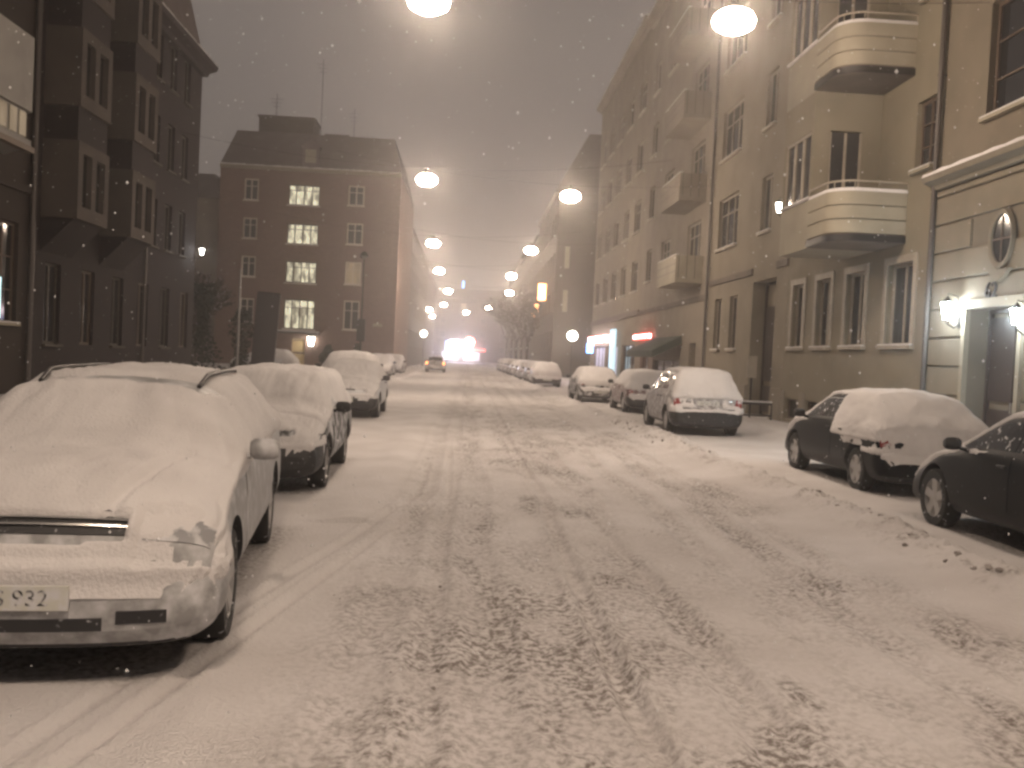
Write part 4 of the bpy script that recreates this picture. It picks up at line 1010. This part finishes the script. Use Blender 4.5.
# L_D brick block facing the camera
X0 = -19.0; ops = []
def row(x0, x1, zz, sty):
    for z0, z1 in zz: ops.append((x0 - X0, x1 - X0, z0, z1, sty))
row(-17.2, -16.15, ((12.4, 14.0), (9.55, 11.1), (6.7, 8.25), (3.3, 5.1)), 'paleX')
row(-13.95, -11.6, ((12.2, 13.75), (9.3, 10.85), (6.4, 8.05), (2.95, 5.2)), 'lit')
row(-9.5, -8.3, ((12.4, 13.9), (9.5, 11.1), ), 'paleX'); row(-9.5, -8.3, ((6.5, 8.2),), 'litdim'); row(-9.5, -8.3, ((3.1, 5.3),), 'paleX')
ops += [(5.75, 6.75, .12, 2.25, 'yellow', .3)]
LD = building('apartment_block', 'reddish brick block facing up the street with a column of lit stairway windows', (X0, 72), 0, 13.4, 14.7, 16, ops, 'brick_red', cat='apartment building')
cornice(LD, 13.4, 14.7, 'plaster_cream', .35, .22); rf = mansard(LD, 13.4, 16, 14.94, 2.9, 1.5, .1, 'roof')
mb = MB(); mb.box(2.0, 6.2, 3, 6, 16.5, 19.3); mb.box(1.9, 6.3, 2.9, 6.1, 19.302, 19.45); mb.build('rooftop_lift_house', M['render_far'], LD)
mb = MB(); mb.box(7.0, 8.9, 3.5, 6, 16.5, 18.4); mb.build('chimney', M['render_far'], LD)
mb = MB(); mb.box(6.0, 7.2, -.02, 1.6, 15.0, 16.6); mb.prism([(5.9, 16.6), (7.3, 16.6), (6.6, 17.15)], -.08, 1.7, 1); dm = mb.build('dormer', M['roof'], LD)
pb(dm, 'dormer_window', 'frame', (6.2, 7.0, -.045, -.022, 15.4, 16.4))
pb(LD, 'door_canopy', 'iron', (4.6, 7.8, -1.0, -.003, 2.62, 2.75)); pb(LD, 'canopy_snow', 'snow', (4.6, 7.8, -1.0, -.003, 2.752, 2.84))
for x, h in ((3.1, 3.6), (6.6, 6.5), (9.2, 2.8)):
    mb = MB(); mb.tube([(x, 4, 17.5), (x, 4, 17.8 + h)], .03, 6)
    for q in range(3): mb.tube([(x - .5 + .1 * q, 4, 17.4 + h - .3 * q), (x + .5 - .1 * q, 4, 17.4 + h - .3 * q)], .018, 5)
    mb.build('antenna', M['iron'], LD)
sg = thing('wall_sign', 'small white plate on the brick block near its street corner', 'sign', (-6.9, 71.96, 3.55)); mb = MB(); mb.box(-.35, .35, -.03, .02, -.11, .11, .01); mb.build('sign_plate', M['frame'], sg)
# L_E hazy facades beyond
LE = building('apartment_house', 'hazy pale house past the brick block', (-6.3, 96), R90, 42, 14, 12, far_ops(42, 4, 2.3, lit=.1, seed=8, gap=3.8), 'render_far'); mansard(LE, 42, 12, 14, 2.4, 2)
LF = building('apartment_house', 'faint hazy house furthest along the brick block side', (-6.8, 142), R90, 45, 14.5, 12, far_ops(45, 4, 2.3, lit=.1, seed=9, gap=4.4), 'render_far'); mansard(LF, 45, 12, 14.5, 2.4, 2)
END = building('apartment_block', 'barely visible block closing the end of the street', (-32, 228), 0, 62, 15, 12, far_ops(62, 4, 2.3, lit=.1, seed=10, gap=4.8), 'render_far'); mansard(END, 62, 12, 15, 2.5, 3)
sg = thing('rooftop_sign', 'small blue neon sign glowing on the roof at the street end', 'sign', (-1.9, 229, 17.4)); mb = MB(); mb.box(-.25, .25, -.1, .1, .3, 1.9, .05); mb.build('neon_tube', M['neon_blue'], sg); mb = MB(); mb.box(-.05, .05, -.05, .05, -.6, .3); mb.build('sign_bracket', M['iron'], sg)
KI = building('corner_shop', 'low corner shop under the brightest white and red signs far down the street', (-6.5, 196), 0, 10, 4.6, 6, [(1, 4.5, .4, 2.3, 'shop'), (5.5, 9, .4, 2.3, 'shop')], 'render_far', cat='shop')
pb(KI, 'roof_slab', 'roof', (-.2, 10.2, -.4, 6.2, 4.602, 4.8))
M['neon_big'] = emat('glaring_white_sign', (.86, .84, 1), 60)
sg = thing('shop_sign', 'glaring bluish white sign box on the corner shop at the street end', 'sign', (-1.3, 195.3, 1.9)); mb = MB(); mb.box(-2.7, 1.9, -.15, .15, -.2, 2.6, .1); mb.build('sign_box', M['neon_big'], sg); mb = MB(); mb.box(-3.4, -2.72, -.12, .12, .4, 2.4, .06); mb.build('blue_panel', M['neon_blue'], sg)
M['neon_redbig'] = emat('glaring_red_sign', (1, .22, .18), 28)
sg = thing('shop_sign', 'red topped round sign above the glaring white one at the street end', 'sign', (.2, 195.0, 4.3)); mb = MB(); mb.lathe([(.001, -.12), (.95, -.12), (1.05, 0), (.95, .12), (.001, .12)], 24, axis=1); mb.build('sign_disc', M['neon_redbig'], sg); mb = MB(); mb.box(1.0, 3.3, -.1, .1, -1.8, -1.3, .04); mb.build('red_bar', M['neon_red'], sg)
for (x, y, z, s_, l) in ((6.45, 86.5, 7.7, 1.0, 'orange glowing sign hanging on the jutting house, largest of three'), (6.5, 93.0, 6.55, .5, 'small orange glowing sign, upper of the pair past the big orange one'), (6.5, 97.0, 6.1, .4, 'small orange glowing sign, lower and furthest of three')):
    sg = thing('hanging_sign', l, 'sign', (x, y, z)); mb = MB(); mb.box(-.35 * s_, .35 * s_, -.08, .08, -.75 * s_, .75 * s_, .03); mb.build('sign_box', M['orange_glow'], sg); mb = MB(); mb.box(.35 * s_, .55, -.03, .03, .3 * s_, .36 * s_); mb.build('sign_bracket', M['iron'], sg)

# ------------------------------------------------------------ STREET FURNITURE
LCOL = (1, .71, .49)
def plight(name, loc, e, col=LCOL, r=.18):
    l = bpy.data.lights.new(name, 'POINT'); l.energy = e; l.color = col; l.shadow_soft_size = r
    o = bpy.data.objects.new(name, l); C.objects.link(o); o.location = loc; return o
def hang_lamp_proto():
    r = thing('hanging_street_lamp', 'x', 'street lamp', (0, 0, 8.0))
    mb = MB(); mb.lathe([(.001, .38), (.05, .38), (.07, .26), (.16, .20), (.20, .155), (.001, .15)], 24); mb.build('lamp_housing', M['iron'], r, 40)
    mb = MB(); mb.lathe([(.001, .148), (.20, .145), (.33, .07), (.385, -.03), (.35, -.14), (.22, -.22), (.001, -.25)], 24); mb.build('lamp_bowl', M['lamp_glow'], r, 50)
    mb = MB(); pts = [(-9.5 + .0 * k, 0, 1.2) for k in range(0)]
    for k in range(13):
        x = -9 + 18 * k / 12; pts.append((x, 0, .38 + .010 * x * x))
    mb.tube(pts, .006, 5); mb.tube([(0, 0, .34), (0, 0, .40)], .02, 6); mb.build('span_wire', M['iron'], r)
    return r
pr = hang_lamp_proto(); first = True
HL = [(-1.0, 17.3, 'left of the two great glowing lamps at the top of the view', 1), (4.55, 17.3, 'right of the two great glowing lamps, above the ochre house', 1),
      (-1.8, 35, 'bright lamp hanging by the corner of the brick block', 1), (3.66, 36.8, 'bright lamp hanging before the jutting steep roofed house', 1),
      (-2.3, 55, 'third lamp out over the lane by the brick block', 1), (3.4, 56, 'third lamp out on the ochre house side', 1),
      (-2.5, 73, 'fourth lamp out, just past the brick block corner', 1), (3.1, 74.5, 'fourth lamp out on the ochre house side', 1),
      (-2.3, 96, 'fifth lamp out, near the blue rooftop sign', 1), (3.8, 94, 'fifth lamp out, above the bare trees', 1),
      (-3.4, 123, 'sixth lamp out over the hazy lane', 1), (2.4, 125, 'sixth lamp out on the tree side', 1), (-.6, 142, 'lone small lamp over the middle, straight ahead', 1),
      (-5.9, 138, 'upper of two tiny lamps past the brick block', 1), (-7.0 + .6, 163, 'lower and furthest tiny lamp past the brick block', 1),
      (-1.0, .4, 'just overhead of the viewer over the lane of the silver estate car', 0), (4.5, .4, 'just overhead of the viewer on the black cars side', 0)]
for x, y, l, vis in HL:
    if first: o = pr; first = False
    else: o = copy_tree(pr)
    o.location = (x, y, 8.0); o['label'] = 'hanging street lamp, ' + l; o['group'] = 'lamps hung on wires over the street'
    e = 1000 if y < 60 else 1300
    if y == 17.3: e = 1500
    if y < 0: e = 1500
M['post'] = M['iron']
def globe_lamp(x, y, h, label, r=.26, e=60):
    g = thing('globe_street_lamp', label, 'street lamp', (x, y, 0)); mb = MB()
    mb.lathe([(.001, 0), (.12, 0), (.12, .25), (.07, .35), (.05, .5), (.04, h - r), (.09, h - r + .03), (.001, h - r + .05)], 14); mb.build('lamp_post', M['post'], g, 40)
    mb = MB(); mb.lathe([(max(r * math.sin(PI * k / 10), .001), h - r * math.cos(PI * k / 10)) for k in range(11)], 18); mb.build('globe', M['globe_glow'], g, 80)
    if e: plight('globe_light', (x - .5 * (1 if x > 0 else -1), y - .6, h + .1), e, (1, .9, .75), .2)
globe_lamp(8.35, 76.5, 3.6, 'white globe lamp on a thin post beyond the lit shops', .42, 120)
globe_lamp(-5.3, 112, 3.9, 'white globe lamp on a post far past the brick block', .4, 80)
def wall_lamp(name, loc, dirx, label, glow, s=1., e=40, col=(.85, .95, 1)):
    w = thing(name, label, 'wall lamp', loc); mb = MB()
    mb.tube([(-dirx * .26, 0, -.2), (-dirx * .15, 0, -.22 - .1 * s), (0, 0, -.24 * s), (0, 0, -.16 * s)], .018, 6); mb.tube([(-dirx * .26, 0, -.2), (-dirx * .2, 0, .3 * s), (0, 0, .34 * s), (0, 0, .25 * s)], .012, 6); mb.box(*sorted((-dirx * .28, -dirx * .24)), -.06, .06, -.32, -.08)
    mb.lathe([(.06 * s, .17 * s), (.15 * s, .16 * s), (.03 * s, .27 * s), (.001, .31 * s)], 6); mb.lathe([(.001, -.2 * s), (.06 * s, -.2 * s), (.07 * s, -.16 * s), (.001, -.16 * s)], 6); mb.build('lamp_bracket', M['iron'], w)
    mb = MB(); mb.lathe([(.001, -.158 * s), (.07 * s, -.158 * s), (.13 * s, .155 * s), (.001, .155 * s)], 6); mb.build('lantern_glass', M[glow], w)
    if e: plight('lantern_light', (loc[0] + dirx * .22, loc[1] - .12, loc[2]), e, col, .08)
wall_lamp('wall_lantern', (9.0, 17.6, 2.92), -1, 'brilliant bluish white lantern beside the drainpipe and doorway', 'cool_glow', .95, 55)
wall_lamp('wall_lantern', (9.0, 15.3, 2.72), -1, 'bluish white lantern on the near side of the doorway, cut by the frame edge', 'cool_glow', .8, 38)
wall_lamp('wall_lantern', (-11.1, 39.7, 5.35), 1, 'small white lamp glowing at the end of the dark brick house', 'globe_glow', .8, 20)
wall_lamp('wall_lantern', (9.0, 27.9, 6.45), -1, 'small warm lamp on the wall beside the oriel of the ochre house', 'globe_glow', .9, 12, (1, .8, .6))
wall_lamp('wall_lantern', (-11.75, 71.7, 2.1), -1, 'round white lamp glowing beside the yellow door of the brick block', 'globe_glow', 2.2, 30, (1, .92, .8))
# unlit post, thin poles, dark board
g = thing('lamp_post', 'tall unlit lamp post standing before the brick block, with a sign box on it', 'lamp post', (-5.75, 51, 0)); mb = MB()
mb.lathe([(.001, 0), (.13, 0), (.12, .8), (.06, 1.0), (.045, 6.5), (.001, 6.5)], 12); mb.build('pole', M['post'], g, 40)
mb = MB(); mb.lathe([(.001, 6.9), (.12, 6.85), (.26, 6.62), (.12, 6.5), (.001, 6.5)], 14); mb.build('lamp_head', M['iron'], g, 40)
mb = MB(); mb.box(-.22, .22, -.12, .12, 2.1, 3.3, .03); mb.build('sign_box', M['dark_board'], g)
g = thing('flagless_pole', 'thin pale pole beside the dark tilted board', 'pole', (-11.0, 46, 0)); mb = MB(); mb.lathe([(.001, 0), (.07, 0), (.05, 5.2), (.001, 5.22)], 10); mb.build('pole_shaft', M['steel'], g, 40)
g.name = 'slender_pole'
g = thing('advertising_board', 'tall dark tilted board on the snow before the brick block', 'board', (-10.5, 49, 0)); g.rotation_euler = (0, .055, 0)
mb = MB(); mb.box(-.55, .6, -.12, .12, .25, 4.35, .03); mb.build('board_panel', M['dark_board'], g); mb = MB(); mb.box(-.45, -.35, -.06, .06, 0, .25); mb.box(.35, .45, -.06, .06, 0, .25); mb.build('board_foot', M['iron'], g)
g = thing('notice_sign', 'small white upright notice on a thin post before the tall portal', 'sign', (8.75, 28.9, .12)); mb = MB(); mb.tube([(0, 0, 0), (0, 0, 1.25)], .03, 8); mb.build('sign_post', M['iron'], g); mb = MB(); mb.box(-.15, .15, -.02, .02, 1.24, 1.92, .008); mb.build('sign_plate', M['frame'], g)
g = thing('low_barrier', 'low dark barrier frame in the snow before the tall portal', 'barrier', (8.75, 27.9, .12)); mb = MB(); mb.tube([(-.55, 0, 0), (-.55, 0, .5), (.35, 0, .5), (.35, 0, 0)], .035, 8); mb.tube([(-.55, 0, .15), (.35, 0, .15)], .03, 8); mb.build('barrier_frame', M['iron'], g); mb = MB(); mb.box(-.56, .36, -.04, .04, .535, .58, .015); mb.build('barrier_snow', M['snow'], g)

# ------------------------------------------------------------ TREES
def bare_tree(x, y, h, label, seed, group):
    r = random.Random(seed); root = thing('bare_tree', label, 'tree', (x, y, 0), 0, group)
    tr = MB(); cr = MB()
    top = h * .36; pts = [(0, 0, -.1), (.04, .02, h * .12), (-.03, .04, h * .25), (0, 0, top)]
    tr.tube(pts, .17, 9, .12)
    def grow(p, d, l, rad, lev):
        q = p + d * l * .5 + Vector((r.gauss(0, .05), r.gauss(0, .05), 0)) * l; e = q + (d + Vector((r.gauss(0, .15), r.gauss(0, .15), .12))).normalized() * l * .5
        (tr if lev == 0 else cr).tube([p, q, e], rad, 5 if lev < 2 else 3, rad * .6)
        if lev >= 4: return
        for k in range(4 if lev < 3 else 5):
            a = r.random() * 2 * PI; t = r.uniform(.35, 1); b = (d + Vector((math.cos(a), math.sin(a), r.uniform(-.15, .5))) * r.uniform(.5, .95)).normalized()
            s0 = p.lerp(q, min(t * 2, 1)) if t < .5 else q.lerp(e, t * 2 - 1)
            grow(s0, b, l * r.uniform(.52, .72), max(rad * .55, .021), lev + 1)
    for k in range(5):
        a = 2 * PI * k / 5 + r.random(); grow(Vector((0, 0, top - .1 * k)), Vector((math.cos(a) * .6, math.sin(a) * .6, 1)).normalized(), h * .27, .085, 0)
    tr.build('trunk', M['bark'], root, 60); cr.build('crown', M['bark'], root)
for k, (x, y, h, l) in enumerate(((5.7, 92, 9.5, 'bare dark street tree, nearest of the row before the hazy houses'), (5.6, 100.5, 10.5, 'bare dark street tree, second of the row'), (5.5, 109, 10, 'bare dark street tree, third of the row'),
                                  (5.4, 118, 11, 'bare dark street tree, fourth of the row'), (5.2, 129, 11, 'bare dark street tree, furthest of the row'))):
    bare_tree(x, y, h, l, 40 + k, 'bare street trees in the far row')
bare_tree(-14.5, 50.5, 6.2, 'bare tree in the dark yard beyond the dark brick house', 60, None)
bare_tree(-16.5, 56, 6.5, 'bare tree at the foot of the pale tucked away house', 61, None)
def shrub(x, y, h, w, label, seed):
    r = random.Random(seed); root = thing('evergreen_shrub', label, 'shrub', (x, y, 0), 0, 'dark evergreens before the brick block'); mb = MB()
    for k in range(1500):
        z = r.random() ** .8; rad = w * (1 - z * .55) * (.75 + .35 * math.sin(7 * z + seed)) * math.sqrt(r.random()); a = r.random() * 2 * PI
        c = Vector((rad * math.cos(a), rad * math.sin(a), .15 + z * h)); s_ = r.uniform(.05, .13)
        u = Vector((r.gauss(0, 1), r.gauss(0, 1), r.gauss(0, .6))).normalized() * s_; v = Vector((r.gauss(0, 1), r.gauss(0, 1), r.gauss(0, 1))).normalized() * s_ * .6
        mb.add([c - u, c + v, c + u, c - v], [(0, 1, 2, 3)])
    mb.build('foliage', M['needles'], root); mb = MB(); mb.tube([(0, 0, 0), (0, 0, h * .8)], .06, 6, .02); mb.build('trunk', M['bark'], root)
for k, (x, y, h, w, l) in enumerate(((-13.2, 48, 4.4, 1.1, 'dark evergreen next to the slender pole'), (-14.7, 52, 4.6, 1.3, 'dark evergreen in the middle of the yard clump'), (-12.6, 53.5, 3.4, 1.1, 'low dark evergreen behind the tilted board'),
                                     (-8.9, 61, 1.7, .8, 'small dark bush by the yellow door'), (-7.6, 66, 1.9, 1.0, 'small dark bush under the brick block wall'))): shrub(x, y, h, w, l, 70 + k)

# ------------------------------------------------------------ falling snow
rng = random.Random(99); mb = MB()
for k in range(8500):
    y = 1.2 + 30 * rng.random() ** .7; x = .05 * y + rng.uniform(-.75, .75) * y; z = 1.65 + rng.uniform(-.42, .46) * y
    if z < .05: continue
    r = rng.uniform(.0024, .0058)
    if k % 23 == 0: r *= 1.6
    if y < 3: r *= .5
    mb.add([(x + r, y, z), (x - r, y, z), (x, y + r, z), (x, y - r, z), (x, y, z + r * 1.2), (x, y, z - r * 1.2)], [(0, 2, 4), (2, 1, 4), (1, 3, 4), (3, 0, 4), (2, 0, 5), (1, 2, 5), (3, 1, 5), (0, 3, 5)])
M['flake'] = mat('snowflake', (.7, .7, .72), .8)
tag(mb.build('falling_snow', M['flake']), 'fine falling snowflakes', kind='stuff')

# ------------------------------------------------------------ haze
mb = MB(); mb.box(-75, 75, -70, 290, -1.2, 27)
hm = bpy.data.materials.new('haze'); hm.use_nodes = True; N = hm.node_tree.nodes; N.clear(); out = N.new('ShaderNodeOutputMaterial'); pv = N.new('ShaderNodeVolumePrincipled')
pv.inputs['Color'].default_value = (.93, .92, .92, 1); pv.inputs['Density'].default_value = .0032; pv.inputs['Anisotropy'].default_value = .84; hm.node_tree.links.new(pv.outputs[0], out.inputs['Volume'])
tag(mb.build('haze', hm), 'pale snowy night haze', kind='stuff')

# ------------------------------------------------------------ world, camera, render
w = bpy.data.worlds.new('World'); S.world = w; w.use_nodes = True; N = w.node_tree.nodes; Lk = w.node_tree.links; bg = N['Background']
tc = N.new('ShaderNodeTexCoord'); n = N.new('ShaderNodeTexNoise'); n.inputs['Scale'].default_value = 2.2; n.inputs['Detail'].default_value = 4; Lk.new(tc.outputs['Generated'], n.inputs['Vector'])
r = N.new('ShaderNodeValToRGB'); r.color_ramp.elements[0].position = .3; r.color_ramp.elements[0].color = (.135, .114, .102, 1); r.color_ramp.elements[1].position = .7; r.color_ramp.elements[1].color = (.168, .142, .126, 1)
Lk.new(n.outputs['Fac'], r.inputs['Fac']); Lk.new(r.outputs['Color'], bg.inputs['Color']); bg.inputs['Strength'].default_value = 1.12

f = 950.0; vx, vy, th = 468.0, 355.0, .047
D = Vector(((vx - 512) / f, -(vy - 384) / f, -1)).normalized()
Uc = Vector((math.sin(th), math.cos(th), 0)); Uc = (Uc - D * Uc.dot(D)).normalized(); Rc = D.cross(Uc).normalized()
# rows: world axes expressed in camera space -> camera matrix
Mw = Matrix((( Rc.x, Rc.y, Rc.z), (D.x, D.y, D.z), (Uc.x, Uc.y, Uc.z)))   # world X=right, Y=forward, Z=up
cam = bpy.data.cameras.new('Camera'); co = bpy.data.objects.new('Camera', cam); C.objects.link(co)
co.matrix_world = Matrix.Translation((0, 0, 1.65)) @ Mw.to_4x4()
cam.sensor_width = 36; cam.lens = f / 1024 * 36; cam.clip_start = .1; cam.clip_end = 2000
S.camera = co
S.view_settings.view_transform = 'Standard'; S.view_settings.look = 'None'; S.view_settings.exposure = 0; S.view_settings.gamma = 1
S.render.engine = 'CYCLES'; cy = S.cycles
cy.max_bounces = 5; cy.diffuse_bounces = 3; cy.glossy_bounces = 2; cy.transmission_bounces = 2; cy.volume_bounces = 1; cy.transparent_max_bounces = 8
cy.use_adaptive_sampling = True; cy.adaptive_threshold = .02; cy.use_denoising = True
cy.pixel_filter_type = 'BLACKMAN_HARRIS'; cy.filter_width = 2.8
cy.sample_clamp_indirect = 4; cy.caustics_reflective = False; cy.caustics_refractive = False
